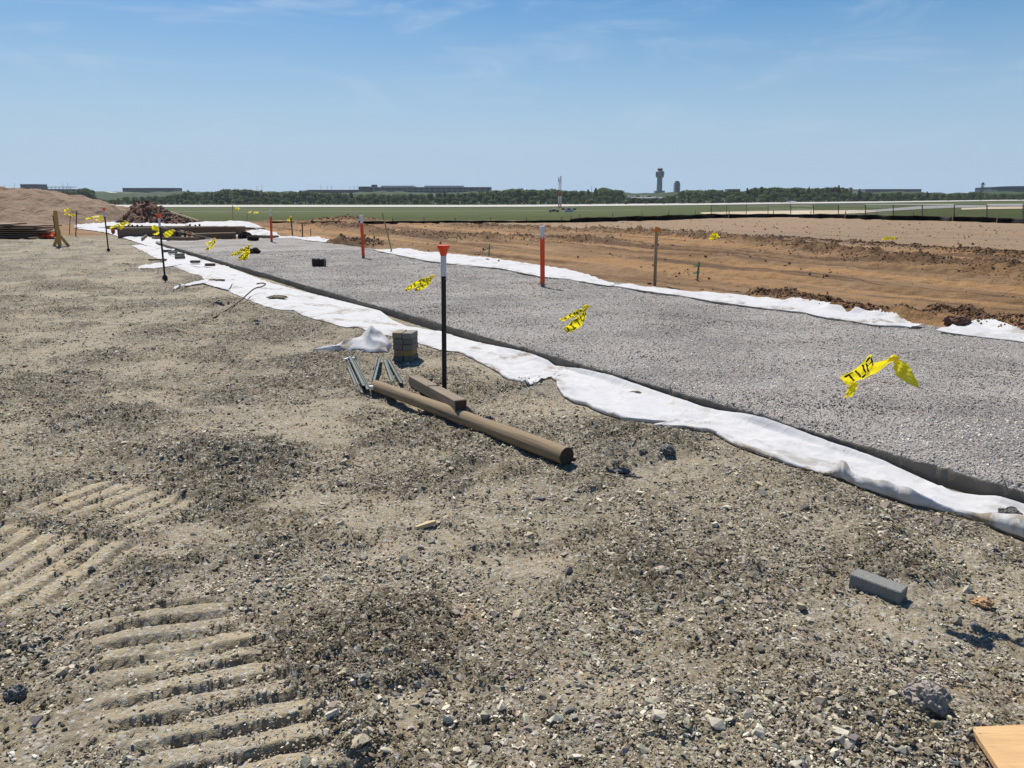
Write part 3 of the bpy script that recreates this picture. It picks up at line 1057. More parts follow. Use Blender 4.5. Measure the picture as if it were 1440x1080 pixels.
# ------------------------------------------------------------------ white fabric
def loft(name, ss, lo, up, zbase, amp, hem=None, nv=30, soil=.15, seed=0, mat='fabric', lip=.05, climb=None):
    v = np.linspace(0, 1, nv)
    S, V = np.meshgrid(ss, v, indexing='ij')
    lo_ = lo[:, None] + .012 * fbm(S / .09, V * 0, 201 + seed, 3); T = lo_ + (up[:, None] - lo_) * V
    X, Y = xy(S, T)
    w = .55 * fbm(S / .6, T / .35, 202 + seed, 3, .45)
    r1 = 1 - np.abs(pn(S / .8 + .35 * T / .2, T / .30 - .2 * S, 205 + seed)) * 5.0
    r2 = 1 - np.abs(pn(S / .30, T / .15 + S * .8, 207 + seed)) * 5.5
    w = w + .60 * np.clip(r1, 0, 1) ** 1.3 + .32 * np.clip(r2, 0, 1) ** 1.3
    lift = sst(-.05, .25, V) * .85 + .15
    Z = zbase(X, Y) + .010 + amp * np.maximum(w, -.12) * lift + lip * sst(.8, 1, V)
    if climb is not None: Z = Z * (1 - sst(.90, 1, V)) + np.maximum(Z, climb[:, None] + .004 * fbm(S / .08, V, 209, 2)) * sst(.90, 1, V) + .35 * climb[:, None] * sst(.55, .9, V) * (1 - sst(.9, 1, V))
    if hem is not None:
        h = np.interp(ss, hem[:, 0], hem[:, 1], left=0, right=hem[-1, 1])
        h = h * (1 + .5 * pn(ss / .12, ss * 0 + 9, 211 + seed))
        Z = Z + h[:, None] * np.exp(-(V / .13) ** 2)
    else:
        h = np.zeros_like(ss)
    # a turned-down hem along the lower edge
    x0, y0 = xy(ss, lo_[:, 0]); zg = zbase(x0, y0)
    xa, ya = xy(ss, lo_[:, 0] - .006); xb, yb = xy(ss, lo_[:, 0] + .012 + .25 * h)
    za = Z[:, 0] - .006 - .85 * h; zb = np.minimum(zg - .004, za)
    X = np.concatenate([xb[:, None], xa[:, None], X], 1); Y = np.concatenate([yb[:, None], ya[:, None], Y], 1)
    Z = np.concatenate([zb[:, None], za[:, None], Z], 1)
    o = grid_mesh(name, X, Y, Z, M[mat])
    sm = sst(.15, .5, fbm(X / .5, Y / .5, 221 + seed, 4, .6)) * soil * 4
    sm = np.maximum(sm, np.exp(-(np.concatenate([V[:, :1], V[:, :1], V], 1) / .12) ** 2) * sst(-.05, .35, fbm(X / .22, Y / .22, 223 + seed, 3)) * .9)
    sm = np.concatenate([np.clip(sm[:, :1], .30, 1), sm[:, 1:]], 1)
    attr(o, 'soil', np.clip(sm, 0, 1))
    return o


def fab_base(x, y): return ground_z(x, y)[0]


def s_of(px, py, z=0.0): return st(*gz0(px, py, z)[:2])[0]


def samples(s0, s1, k=.0055, m=.012):
    a = [s0]
    while a[-1] < s1:
        x, y = xy(a[-1], 0); a.append(a[-1] + max(m, k * math.hypot(x, y)))
    return np.array(a)


HEM = np.array(sorted([(s_of(px, py), h) for px, py, h in [
    (1165, 669, 0), (1180, 674, .03), (1190, 678, .11), (1200, 682, .06), (1215, 690, .05), (1255, 701, .075), (1290, 711, .075),
    (1320, 716, .03), (1355, 722, .02), (1385, 732, .035), (1420, 746, .09), (1440, 754, .10), (1560, 800, .10),
    (640, 497, 0), (660, 504, .02), (690, 520, .01), (745, 549, .02), (800, 567, .012), (822, 575, .02), (880, 600, .02), (950, 597, .008),
    (1000, 610, .015), (1080, 645, .02), (1117, 657, .01)]]))
s1 = s_of(205, 345)
# far sheet: its near end is a free corner that laps over the soil and leaves a notch before the near sheet
ss_ = samples(-2.555, s1)
upf = np.where(ss_ < -2.10, np.interp(ss_, [-2.56, -2.46, -2.32, -2.23, -2.10], [-.755, -.61, -.46, -.32, -.03]), f_up(ss_))
lof = np.minimum(np.interp(ss_, [-2.56, -2.49, -2.197, -1.811], [-.772, -.794, -.759, -.662]), 9)
lof = np.where(ss_ < -1.85, lof, f_lo(ss_))
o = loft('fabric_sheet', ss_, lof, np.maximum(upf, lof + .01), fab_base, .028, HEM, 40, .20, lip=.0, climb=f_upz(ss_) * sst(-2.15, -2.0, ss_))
tag(o, 'long white fabric sheet beside the pad, from the timber forms to past the black post', 'fabric sheet', 'white fabric sheets')
ss_ = samples(-7.4, -2.05)
lon = np.where(ss_ > -2.95, np.interp(ss_, [-2.95, -2.70, -2.525, -2.35, -2.2, -2.05], [-.725, -.60, -.481, -.385, -.31, -.12]), f_lo(ss_))
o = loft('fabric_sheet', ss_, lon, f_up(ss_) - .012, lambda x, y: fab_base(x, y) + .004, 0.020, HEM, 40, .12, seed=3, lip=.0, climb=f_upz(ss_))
tag(o, 'long white fabric sheet beside the pad, nearest one, running out at the right edge', 'fabric sheet', 'white fabric sheets')


def px_strip(name, lo, up, z0, amp, label, seed, zfun, soil=.12, nv=22, lip=0.0, hem=None):
    a = polyst(lo, z0); b = polyst(up, z0)
    s = samples(max(a[0, 0], b[0, 0]), min(a[-1, 0], b[-1, 0]), .006, .03)
    l = np.interp(s, a[:, 0], a[:, 1]); u = np.interp(s, b[:, 0], b[:, 1])
    lo2, up2 = np.minimum(l, u), np.maximum(l, u)
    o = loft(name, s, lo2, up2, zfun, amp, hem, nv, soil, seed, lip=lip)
    return tag(o, label, 'fabric sheet', 'white fabric sheets')


def far_base(x, y):
    return np.clip(ground_z(x, y)[0], PADZ + .012, PADZ + .07)


FLO = [(525, 351), (560, 358), (600, 366), (640, 371), (700, 376), (760, 388), (800, 392), (850, 400), (868, 403)]
FUP = [(520, 346), (560, 347), (600, 354), (640, 357), (700, 364), (760, 373), (800, 379), (825, 385), (845, 393), (866, 400)]
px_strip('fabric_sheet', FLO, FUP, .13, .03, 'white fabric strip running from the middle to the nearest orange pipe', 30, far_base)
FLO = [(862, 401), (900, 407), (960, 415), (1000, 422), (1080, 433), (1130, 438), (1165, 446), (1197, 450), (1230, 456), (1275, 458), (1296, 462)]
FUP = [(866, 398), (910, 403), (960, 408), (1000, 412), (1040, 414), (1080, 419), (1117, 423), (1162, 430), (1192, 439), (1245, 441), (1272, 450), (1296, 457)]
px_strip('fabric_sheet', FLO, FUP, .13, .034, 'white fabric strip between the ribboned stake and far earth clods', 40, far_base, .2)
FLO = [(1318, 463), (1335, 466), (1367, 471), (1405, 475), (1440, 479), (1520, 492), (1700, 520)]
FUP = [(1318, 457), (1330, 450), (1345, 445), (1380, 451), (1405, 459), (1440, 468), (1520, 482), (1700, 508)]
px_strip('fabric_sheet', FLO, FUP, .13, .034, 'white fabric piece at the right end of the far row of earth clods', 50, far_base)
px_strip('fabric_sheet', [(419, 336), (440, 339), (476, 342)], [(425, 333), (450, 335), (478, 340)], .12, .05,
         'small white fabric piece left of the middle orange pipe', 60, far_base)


def sheet(px_lo, px_up, amp, label, seed, n=60, nv=14, name='fabric_sheet', lift=.02, soil=.1, cat='fabric sheet', group='white fabric sheets', bulge=0.0):
    """a rumpled sheet lying on the ground between two edges"""
    def res(pts):
        W = np.array([tuple(on(*p)) for p in pts]); c = np.concatenate([[0], np.cumsum(np.linalg.norm(W[1:, :2] - W[:-1, :2], axis=1))])
        q = np.linspace(0, c[-1], n)
        return np.stack([np.interp(q, c, W[:, k]) for k in range(3)], 1)
    A, B = res(px_lo), res(px_up)
    v = np.linspace(0, 1, nv)[None, :, None]
    P = A[:, None, :] * (1 - v) + B[:, None, :] * v
    X, Y = P[..., 0], P[..., 1]
    V = np.broadcast_to(v[..., 0], X.shape)
    rg = 1 - np.abs(pn(X / .9, Y / .9, 230 + seed)) * 2.4
    w = .5 * fbm(X / .9, Y / .9, 231 + seed, 3) + .6 * np.clip(rg, 0, 1) ** 2
    env = np.sin(np.pi * np.clip(V, 0.02, .98)) ** .5
    U = np.linspace(0, 1, n)[:, None]
    Z = ground_z(X, Y)[0] + lift + (amp * np.maximum(w, -.1) + bulge * np.sin(np.pi * U) ** .7) * env
    o = grid_mesh(name, X, Y, Z, M['fabric'])
    attr(o, 'soil', np.clip(sst(.15, .5, fbm(X / .6, Y / .6, 240 + seed, 3)) * soil * 4, 0, 1))
    return tag(o, label, cat, group)


sheet([(193, 379), (215, 378), (236, 376), (262, 372), (285, 378)], [(196, 377), (220, 373), (240, 368), (262, 364), (292, 372)], .04,
      'thin white fabric tongue on the gravel beside the base of the second black post', 1)
sheet([(243, 408), (262, 404), (285, 400), (300, 404), (322, 410)], [(246, 405), (265, 400), (284, 396), (300, 393), (330, 398)], .07,
      'white fabric tongue creased to a narrow tail below the second black post', 2)
sheet([(110, 322), (150, 328), (172, 335), (205, 346), (240, 355)], [(108, 318), (150, 322), (185, 328), (215, 336), (262, 351)], .10,
      'crumpled white fabric in front of the timber forms at the far left', 3)
sheet([(104, 321), (150, 321), (200, 322), (260, 322)], [(108, 317), (150, 316), (200, 315), (262, 314)], .16,
      'white fabric laid behind the timber forms at the foot of the red dirt pile', 4, bulge=.1)
sheet([(262, 321), (300, 320), (340, 322), (372, 324)], [(262, 315), (300, 314), (340, 314), (370, 320)], .10,
      'white fabric heaped in a low hump behind the far end of the timber forms', 5, bulge=.16)
sheet([(330, 333), (360, 332), (395, 333)], [(345, 327), (372, 324), (384, 328)], .12,
      'white fabric lying left of the farthest orange pipe', 6)
sheet([(362, 337), (385, 337), (420, 337), (452, 336)], [(372, 333), (395, 333), (420, 334), (446, 333)], .05,
      'narrow white fabric strip at the foot of the farthest orange pipe', 7)

# the crumpled bundle pulled off the sheet beside the brick stack
nA, nB = 90, 46
U, V = np.meshgrid(np.linspace(0, 1, nA), np.linspace(0, 1, nB), indexing='ij')
A = on(440, 495); B = on(546, 494)
dep = .11 * sst(0, .25, U) + .02 + .34 * sst(.30, .6, U) - .12 * sst(.85, 1, U)
X = A.x + (B.x - A.x) * U + .02 * fbm(U * 5, V * 2, 301, 2)
Y = A.y + (B.y - A.y) * U + dep * (V - .12) + .03 * fbm(U * 4, V * 2, 302, 2) * sst(.2, .4, U)
hgt = .040 + .12 * np.exp(-((U - .76) / .17) ** 2 - ((V - .55) / .33) ** 2) + .05 * np.exp(-((U - .93) / .10) ** 2 - ((V - .3) / .3) ** 2)
rg = np.clip(1 - np.abs(pn(U * 3.2 + V * 1.2, V * 1.6 - U * 1.5, 303)) * 2.2, 0, 1)
env = (np.sin(np.pi * np.clip(V, .0, 1)) ** .45) * (np.sin(np.pi * np.clip(U, 0, 1)) ** .35)
Z = A.z + (B.z - A.z) * U + .006 + env * (hgt * (.75 + .5 * rg) + .035 * rg * sst(.2, .5, U) + .018)
o = grid_mesh('crumpled_fabric', X, Y, Z, M['fabric'])
attr(o, 'soil', np.clip(sst(.0, .4, fbm(X / .25, Y / .25, 305, 3) + .1) * .75, 0, 1))
tag(o, 'dirty white fabric bundle crumpled on the gravel left of the brick stack', 'fabric bundle')

# ------------------------------------------------------------------ black marker posts with orange flared caps
def marker_post(px, py, top_px, top_py, label, cap=True, foot=True, sleeve=True, k=1.0):
    b = on(px, py)
    tp = at(top_px, top_py, b.y)
    d = tp - b; L = d.length
    r = thing('marker_post', b, label, 'marker post', 'black marker posts along the string line')
    z = d.normalized()
    q = Vector((0, 0, 1)).rotation_difference(z)
    r.rotation_euler = q.to_euler()
    m = MB(); R_ = .0175 * k
    m.lathe([(-.1, R_), (L * .80, R_)] if cap else [(-.1, R_), (L, R_)], 14)
    sharp(m.build('pole', M['black'], r))
    if sleeve and cap:
        m = MB(); m.lathe([(L * .80, R_ * 1.12), (L * .80 + .01, R_ * 1.18), (L - .06, R_ * 1.18), (L - .05, R_)], 14)
        sharp(m.build('sleeve', M['white_sleeve'], r))
    if cap:
        m = MB(); m.lathe([(L - .085, R_ * 1.05), (L - .07, R_ * 1.3), (L - .04, R_ * 1.75), (L - .012, R_ * 2.55), (L - .003, R_ * 2.75), (L, R_ * 2.6), (L - .004, R_ * 1.6)], 20)
        sharp(m.build('cap', M['orange_cap'], r))
    if foot:
        m = MB(); m.lathe([(-.03, .05), (.025, .045), (.05, .03), (.06, R_)], 12)
        sharp(m.build('foot', M['black'], r))
    return b, tp


P1, T1 = marker_post(625, 553, 623.5, 345, 'black post with white sleeve and orange flared cap standing behind the log', foot=False, k=1.08)
P0, T0 = marker_post(232, 391, 223, 301, 'black post with orange cap standing near the small bricks on the fabric', k=1.0)
PM, TM = marker_post(152.5, 352, 146, 292.5, 'black post with orange cap between the dirt mound and the dark red dirt pile', k=1.1)
PN, TN = marker_post(106.5, 333, 108, 296, 'plain black post in front of the dirt mound near its yellow tape', cap=False, foot=False, k=1.1)
PO, TO = marker_post(97.5, 329, 99, 301, 'brown-black thin post just right of the braced wooden post', cap=False, foot=False, k=.8)

# ------------------------------------------------------------------ orange painted tubes on the pad edge
def orange_tube(px, py, tx, ty, label, r0=.038):
    b = on_pad(px, py); tp = at(tx, ty, b.y)
    d = tp - b; L = d.length
    r = thing('marker_tube', b, label, 'marker tube', 'orange painted pipes standing in the pad')
    r.rotation_euler = Vector((0, 0, 1)).rotation_difference(d.normalized()).to_euler()
    m = MB(); m.lathe([(-.08, r0 * .96), (.055, r0 * .96)], 18); sharp(m.build('bare_foot', M['galv'], r))
    m = MB()
    n = 18; ring0 = [(math.cos(2 * math.pi * k / n) * r0, math.sin(2 * math.pi * k / n) * r0) for k in range(n)]
    zt = [L * .80 + .02 * math.sin(k * 1.3) + .03 * (k % 3 == 0) for k in range(n)]     # ragged paint line
    m.add([(x, y, .05) for x, y in ring0] + [(x, y, z) for (x, y), z in zip(ring0, zt)],
          [(k, (k + 1) % n, n + (k + 1) % n, n + k) for k in range(n)])
    sharp(m.build('painted_band', M['orange_paint'], r))
    m = MB(); m.lathe([(L * .74, r0 * .97), (L - .03, r0 * .97)], 18); pp = sharp(m.build('pipe', M['white_sleeve'], r))
    m = MB(); m.lathe([(L - .04, r0 * 1.12), (L - .003, r0 * 1.12), (L, r0 * 1.02)], 18); sharp(m.build('pipe_cap', M['white_sleeve'], pp))


orange_tube(763, 402, 762.5, 318, 'nearest orange painted white pipe standing upright at the far pad edge')
orange_tube(511, 362, 508, 302.5, 'middle orange painted white pipe leaning slightly at the far pad edge')
orange_tube(382, 340, 380.5, 296, 'farthest orange painted white pipe standing before the white fabric heaps')

# ------------------------------------------------------------------ wooden stakes
def stake(px, py, tx, ty, label, w=.035, th=.018, mat='lath', ribbons=(), cross=None, group='thin stakes around the pad', pad_=False, dY=0.0):
    b = on_pad(px, py) if pad_ else on(px, py)
    tp = at(tx, ty, b.y + dY); d = tp - b; L = d.length
    r = thing('stake', b, label, 'stake', group)
    r.rotation_euler = Vector((0, 0, 1)).rotation_difference(d.normalized()).to_euler()
    m = MB(); m.box((0, 0, L / 2 - .06), (w, th, L + .12), bev=.002); m.build('stick', M[mat], r)
    for (h, rm, side, ln) in ribbons:
        m = MB(); m.box((0, 0, h), (w * 1.25, th * 1.5, .035)); n = 7
        V = []; F = []
        for i in range(n):
            u = i / (n - 1)
            x = side * (w * .5 + ln * u); z = h + .01 - ln * .55 * u * u + .008 * math.sin(u * 9)
            y = -.012 - .03 * math.sin(u * 5)
            V += [(x, y, z), (x, y - .006, z - .028)]
        for i in range(n - 1): F.append((2 * i, 2 * i + 1, 2 * i + 3, 2 * i + 2))
        m.add(V, F); m.build('ribbon', M[rm], r)
    if cross:
        m = MB(); m.box((0, -th, L * cross[0]), (cross[1], .02, .03)); m.build('crossbar', M[mat], r)
    return b, tp


PS, TS = stake(920.5, 402, 923.5, 319, 'grey wooden stake tied with orange ribbon at the far pad edge', .05, .028, ribbons=((.90, 'ribbon_orange', -1, .06), (.93, 'ribbon_orange', 1, .10)))
stake(980.5, 395, 983, 368.5, 'short wooden stake with two green ribbons in the bare dirt', .035, .02, ribbons=((.27, 'ribbon_green', -1, .06), (.15, 'ribbon_green', -1, .06)))
stake(687.5, 360, 688.5, 343, 'short stake with a trailing green ribbon behind the white fabric', .035, .03, mat='ribbon_green', ribbons=((.18, 'ribbon_green', -1, .16),))
stake(527, 343, 526.5, 331, 'tiny green-ribboned stake just right of the middle orange pipe', .03, .02, mat='ribbon_green', ribbons=((.18, 'ribbon_green', -1, .05),))
stake(551.5, 356, 537.5, 299.5, 'long thin lath leaning to the left beside the white fabric', .035, .018)
stake(327.5, 315, 327, 289, 'thin dark stake rising against the grass behind the heaped fabric', .04, .03)
stake(411.5, 333, 409, 305, 'thin brown stake right of the farthest orange pipe', .04, .03, 'rust')
stake(425.5, 334, 425, 313, 'thin brown stake with a crossbar on its top', .04, .03, 'rust', cross=(.96, .36))
stake(348, 316, 347.5, 297, 'thin grey stake between the tapes behind the heaped fabric', .035, .03)
PE, TE = stake(1466, 470, 1467, 372, 'grey stake at the right edge beyond the white fabric', .04, .03)
PF, TF = stake(1700, 420, 1702, 318, 'far string stake on the dirt beyond the right edge', .04, .03)
stake(437 * 1.0, 332, 437, 322, 'short pale lath in the dirt left of the dirt hump', .03, .02)

# the braced wooden post on the left
b = on(85.5, 346)
r = thing('braced_post', b, 'pale wooden post with splayed braces at its foot beside the lumber stack', 'wooden post')
hp = (at(83, 296, b.y) - b).z
m = MB(); m.box((-.03, 0, hp / 2), (.11, .05, hp), bev=.004); m.build('post', M['post_wood'], r)
for sx in (-1, 1):
    m = MB(); A = Vector((sx * .26 + .02, -.05 * sx, .0)); B = Vector((sx * .02, -.045 * sx, .36))
    m.box((A + B) / 2, ((B - A).length, .04, .09), rot_to(B - A), bev=.003); m.build('brace', M['post_wood'], r)
b = on(80, 337)
r = thing('rebar_stake', b, 'dark rusty steel stake behind the braced wooden post', 'steel stake')
m = MB(); m.tube([(0, 0, -.1), (-.02, 0, .85)], .022, 8); m.build('bar', M['rust'], r)
b = on(81.5, 338)
r = thing('grey_stump', b + Vector((-.1, .25, 0)), 'short grey square post standing against the braced wooden post', 'post')
m = MB(); m.box((0, 0, .17), (.13, .13, .36), bev=.008); m.build('stub', plain('grey_stub', (.16, .15, .14), .85), r)


# ------------------------------------------------------------------ string lines with caution tape
GLYPH = {'C': ['01110', '10001', '10000', '10000', '10000', '10001', '01110'], 'A': ['01110', '10001', '10001', '11111', '10001', '10001', '10001'],
         'U': ['10001', '10001', '10001', '10001', '10001', '10001', '01110'], 'T': ['11111', '00100', '00100', '00100', '00100', '00100', '00100'],
         'I': ['01110', '00100', '00100', '00100', '00100', '00100', '01110'], 'O': ['01110', '10001', '10001', '10001', '10001', '10001', '01110'],
         'N': ['10001', '11001', '10101', '10101', '10011', '10001', '10001']}
TEXT = []
for ch in 'CAUTION':
    for cidx in range(5): TEXT.append([GLYPH[ch][r_][cidx] == '1' for r_ in range(7)])
    TEXT.append([False] * 7)
TEXT += [[False] * 7] * 2


def catmull(P, n):
    P = [Vector(p) for p in P]; Q = [P[0] * 2 - P[1]] + P + [P[-1] * 2 - P[-2]]
    out = []
    m_ = len(P) - 1
    for i in range(n):
        u = i / (n - 1) * m_; k = min(int(u), m_ - 1); f = u - k
        a, b, c_, d = Q[k], Q[k + 1], Q[k + 2], Q[k + 3]
        out.append(.5 * ((2 * b) + (c_ - a) * f + (2 * a - 5 * b + 4 * c_ - d) * f * f + (3 * b - a - 3 * c_ + d) * f ** 3))
    return out


def tail(m, A, B, off=0, n=None, crinkle=.006, text=True):
    """one length of printed tape between two edges, 9 cells wide, letters cell by cell"""
    L = sum((Vector(A[i + 1]) - Vector(A[i])).length for i in range(len(A) - 1))
    n = n or max(8, int(L / .0075))
    a = catmull(A, n + 1); b = catmull(B, n + 1)
    V = []
    for i in range(n + 1):
        for j in range(10):
            p = a[i].lerp(b[i], j / 9)
            p = p + Vector((0, crinkle * math.sin(i * .55 + j * .8) + crinkle * .6 * math.sin(i * 1.3 - j * 1.7), .4 * crinkle * math.sin(i * .9 + j)))
            V.append(p)
    for i in range(n):
        for j in range(9):
            ink = text and 1 <= j <= 7 and TEXT[(i + off) % len(TEXT)][j - 1]
            m.add([], [], 0)
    base = len(m.v)
    m.v += [tuple(p) for p in V]
    for i in range(n):
        for j in range(9):
            ink = text and 1 <= j <= 7 and TEXT[(i + off) % len(TEXT)][j - 1]
            m.f.append((base + i * 10 + j, base + i * 10 + j + 1, base + (i + 1) * 10 + j + 1, base + (i + 1) * 10 + j))
            m.m.append(1 if ink else 0)


def string_line(pts, label, sag=.03, r=.0020):
    m = MB(); allp = []
    for a, b in zip(pts[:-1], pts[1:]):
        n = 14
        seg = [a.lerp(b, i / n) - Vector((0, 0, sag * 4 * (i / n) * (1 - i / n))) for i in range(n + 1)]
        m.tube(seg, r, 5); allp += seg
    o = m.build('string', M['string'])
    tag(o, label, 'string', 'strings tied between the stakes')
    return allp


def proj(p):
    q = np.array(p) - np.array([0, 0, CAMH])
    z = q[1] * CP - q[2] * SP; y = q[1] * SP + q[2] * CP
    return 720 + FPX * q[0] / z, 540 - FPX * y / z


def on_string(line, px):
    best = None
    for a, b in zip(line[:-1], line[1:]):
        for k in range(25):
            p = a.lerp(b, k / 25)
            if p.y < .5: continue
            e = abs(proj(p)[0] - px)
            if best is None or e < best[0]: best = (e, p)
    return best[1]


def up_post(b, t_, f): return b.lerp(t_, f)


h0 = .80
pn_ = P1 + Vector((.57, -.82, 0)) * 4.6
pn_.z = gzz(pn_.x, pn_.y)
r = thing('marker_post', pn_, 'black post out of view to the right that holds the near end of the string', 'marker post', 'black marker posts along the string line')
m = MB(); m.lathe([(-.1, .0185), (1.13, .0185)], 14); sharp(m.build('pole', M['black'], r))
line1 = string_line([up_post(PO, TO, .8), up_post(PM, TM, .83), up_post(P0, T0, .80), P1.lerp(T1, (552 - 390) / (552 - 345)), pn_ + Vector((0, 0, .90))],
                    'thin pale string running from post to post along the left side of the pad')
line2 = string_line([up_post(PS, TS, .93), up_post(PF, TF, .8)], 'thin pale string over the bare dirt from the ribboned stake to the right')
RTAPE = 'yellow caution tape streamers tied to the strings'


def flag(line, kx, tails, label, ky=None):
    k = on_string(line, kx) if line else None
    Y = k.y if line else ky
    kp = k if line else at(kx[0], kx[1], Y)
    # shift the streamers so that they hang from the knot itself
    ref = tails[0][0][0]
    dv = kp - at(ref[0], ref[1], Y)
    r = thing('caution_tape', kp, label, 'caution tape', RTAPE)
    for q, (A, B, off, txt) in enumerate(tails):
        m = MB()
        fa = [at(p[0], p[1], Y + (p[2] if len(p) > 2 else 0)) + dv - kp for p in A]
        fb = [at(p[0], p[1], Y + (p[2] if len(p) > 2 else 0)) + dv - kp for p in B]
        sc = min(1.0, max(.25, Y / 12))
        tail(m, fa, fb, off, crinkle=.004 if Y < 8 else .01, text=txt)
        m.build('streamer', [M['yellow'], M['ink']], r, smooth=True)
    m = MB(); m.tube([(-.02, 0, 0), (-.006, 0, .004), (.006, 0, .002), (.02, 0, 0)], [.006, .013, .012, .006], 8)
    m.build('knot', M['yellow'], r, smooth=True)


flag(line1, 1257, [
    ([(1257, 496), (1241, 498), (1226, 503, .02), (1214, 512, .03)], [(1257, 498.5, .01), (1246, 505, .03), (1230, 517, .05), (1217, 523, .05)], 3, False),
    ([(1225, 489, -.03), (1211, 502, -.03), (1196, 514, -.02), (1180, 521, 0)], [(1228, 506, .03), (1220, 519, .0), (1207, 527, .0), (1190, 533, .01)], 6, True),
    ([(1196, 529, .01), (1191, 540, .02), (1185, 551, .0)], [(1207, 529, .03), (1204, 538, .0), (1197, 549, .02)], 0, False),
    ([(1258, 497), (1257, 512, -.02), (1266, 524, -.03), (1292, 538, -.02)], [(1267, 497, .02), (1278, 506, .03), (1285, 519, .02), (1293.5, 537, 0)], 0, False),
], 'largest yellow caution tape, bunched with two streamers, hanging over the pad at the right')
flag(line1, 824, [
    ([(824, 419), (812, 422, .02), (800, 429), (786, 436, -.02)], [(825, 423), (815, 428), (804, 434, .02), (790, 439)], 0, True),
    ([(822, 424), (812, 431, -.02), (802, 440), (791, 449, .02)], [(824, 431, .02), (818, 443), (810, 450, .02), (797, 456)], 10, True),
], 'forked yellow caution tape hanging right of the black post behind the log')
flag(line1, 609, [
    ([(609, 379.5), (598, 381, .02), (584, 387), (570, 397, -.02)], [(609, 383), (600, 388), (586, 394, .02), (574, 400)], 4, True),
    ([(608, 382), (600, 387, -.02), (591, 392), (584, 397, .02)], [(609, 385, .02), (603, 392), (594, 398, .02), (586, 400)], 14, True),
], 'yellow caution tape hanging just left of the black post behind the log')
flag(line1, 351, [
    ([(351, 337), (340, 341, .05), (326, 349)], [(351, 341), (342, 346), (327, 352.5, .05)], 0, True),
    ([(350, 339), (343, 346, -.05), (334, 356)], [(352, 342), (347, 349, .05), (339, 358)], 9, True),
    ([(349, 343, .05), (345, 350), (341, 357)], [(352, 345), (350, 352, .05), (347, 358)], 21, True),
], 'yellow caution tape in three streamers hanging over the dark dirt lump on the pad')
flag(line1, 302, [
    ([(302, 328), (296, 331, .05), (289, 334)], [(303, 330.5), (297, 334.5), (291, 337, .05)], 0, False),
    ([(302, 331), (295, 338, -.05), (288, 343)], [(304, 334), (299, 340, .05), (291, 345)], 9, True),
], 'yellow caution tape in two streamers hanging before the timber forms')
flag(line1, 243, [([(243, 318), (236, 319, .05), (229, 323)], [(243.5, 323), (239, 327, .05), (233, 329)], 5, False),
                  ([(243, 318), (245, 318, .05), (247, 319)], [(243, 321), (245, 320), (247, 320)], 5, False)],
     'yellow caution tape just right of the second black post')
flag(line1, 224, [([(224, 310), (218, 307.5, .05), (213, 308.5)], [(225, 317), (219, 315), (214, 314, .05)], 5, False),
                  ([(225, 314), (219, 318, -.05), (214, 320)], [(225, 318), (221, 321, .05), (216, 321)], 9, False)],
     'yellow caution tape tied to the left side of the second black post')
flag(line1, 176, [([(176, 301), (172, 306, .1), (167, 311)], [(177, 305), (174, 310, .1), (170, 314)], 0, False),
                  ([(176, 302), (166, 305, .1), (154, 310)], [(176, 305), (166, 309), (155, 312, .1)], 3, False),
                  ([(176, 302), (180, 303, .1), (184, 305)], [(176, 305), (180, 306), (184, 308)], 3, False)],
     'yellow caution tape spread in a bunch left of the red dirt pile')
flag(line1, 144, [([(144, 300), (134, 300, .1), (120, 304)], [(144, 302), (134, 303), (121, 305.5, .1)], 0, False),
                  ([(144, 302), (137, 305, .1), (130, 305)], [(144, 304), (138, 307), (131, 304, .1)], 0, False),
                  ([(144, 303), (142, 306, .1), (138, 309)], [(146, 305), (143, 308), (139.5, 309, .1)], 0, False)],
     'yellow caution tape trailing left from the black post between mound and red dirt pile')
flag(None, (104.5, 300.5), [([(110, 299), (106, 300, .1), (101, 299)], [(111, 302), (107, 304), (102, 301, .1)], 0, False)],
     'small yellow caution tape on the plain black post before the dirt mound', PN.y)
flag(None, (99, 292), [([(103, 289), (99, 290, .1), (94, 292)], [(103, 291), (100, 293), (95, 295, .1)], 0, False),
                       ([(102, 294), (98, 296, .1), (94, 298)], [(102, 295), (99, 298), (94.5, 299, .1)], 0, False)],
     'yellow caution tape in two pale streamers against the dirt mound', PO.y)
bk = [on(327.5, 315), on(348, 316)]
line3 = string_line([bk[0] + Vector((0, 0, .95)), bk[1] + Vector((0, 0, .78)), at(380.5, 299, on_pad(382, 340).y)],
                    'thin pale string from the dark stake to the farthest orange pipe', .02, .002)
flag(line3, 331, [([(328, 291), (331, 290, .1), (334, 291.5)], [(328, 293), (331, 294.5), (333, 294.5, .1)], 0, False)], 'small yellow caution tape on the dark stake behind the heaped fabric')
flag(line3, 354, [([(357, 296), (354, 297, .1), (350.5, 299)], [(357, 298), (354, 299), (351, 299.5, .1)], 0, False)], 'small slanted yellow caution tape on the string behind the heaped fabric')
flag(line3, 364, [([(367, 297), (364, 297, .1), (360, 297.5)], [(367, 299), (364, 299.5), (360, 299.5, .1)], 0, False)], 'small yellow caution tape on the string left of the farthest orange pipe')
b = on(411.5, 333)
flag(None, (408, 304), [([(409, 304), (408, 307, .1), (404, 309.5)], [(411, 304), (411, 308), (408, 311.5, .1)], 0, False)], 'small yellow caution tape on the thin brown stake beyond the pad', b.y)
flag(line2, 1005, [([(1005, 325.5), (1001, 327, .05), (996.5, 334)], [(1010, 327), (1005, 333), (1000, 336, .05)], 0, False),
                   ([(1005, 326), (1010, 329, .05), (1012.5, 331)], [(1005, 331), (1008, 335), (1006, 336.5, .05)], 4, False)],
     'yellow caution tape bunched over the clod ridge right of the ribboned stake')
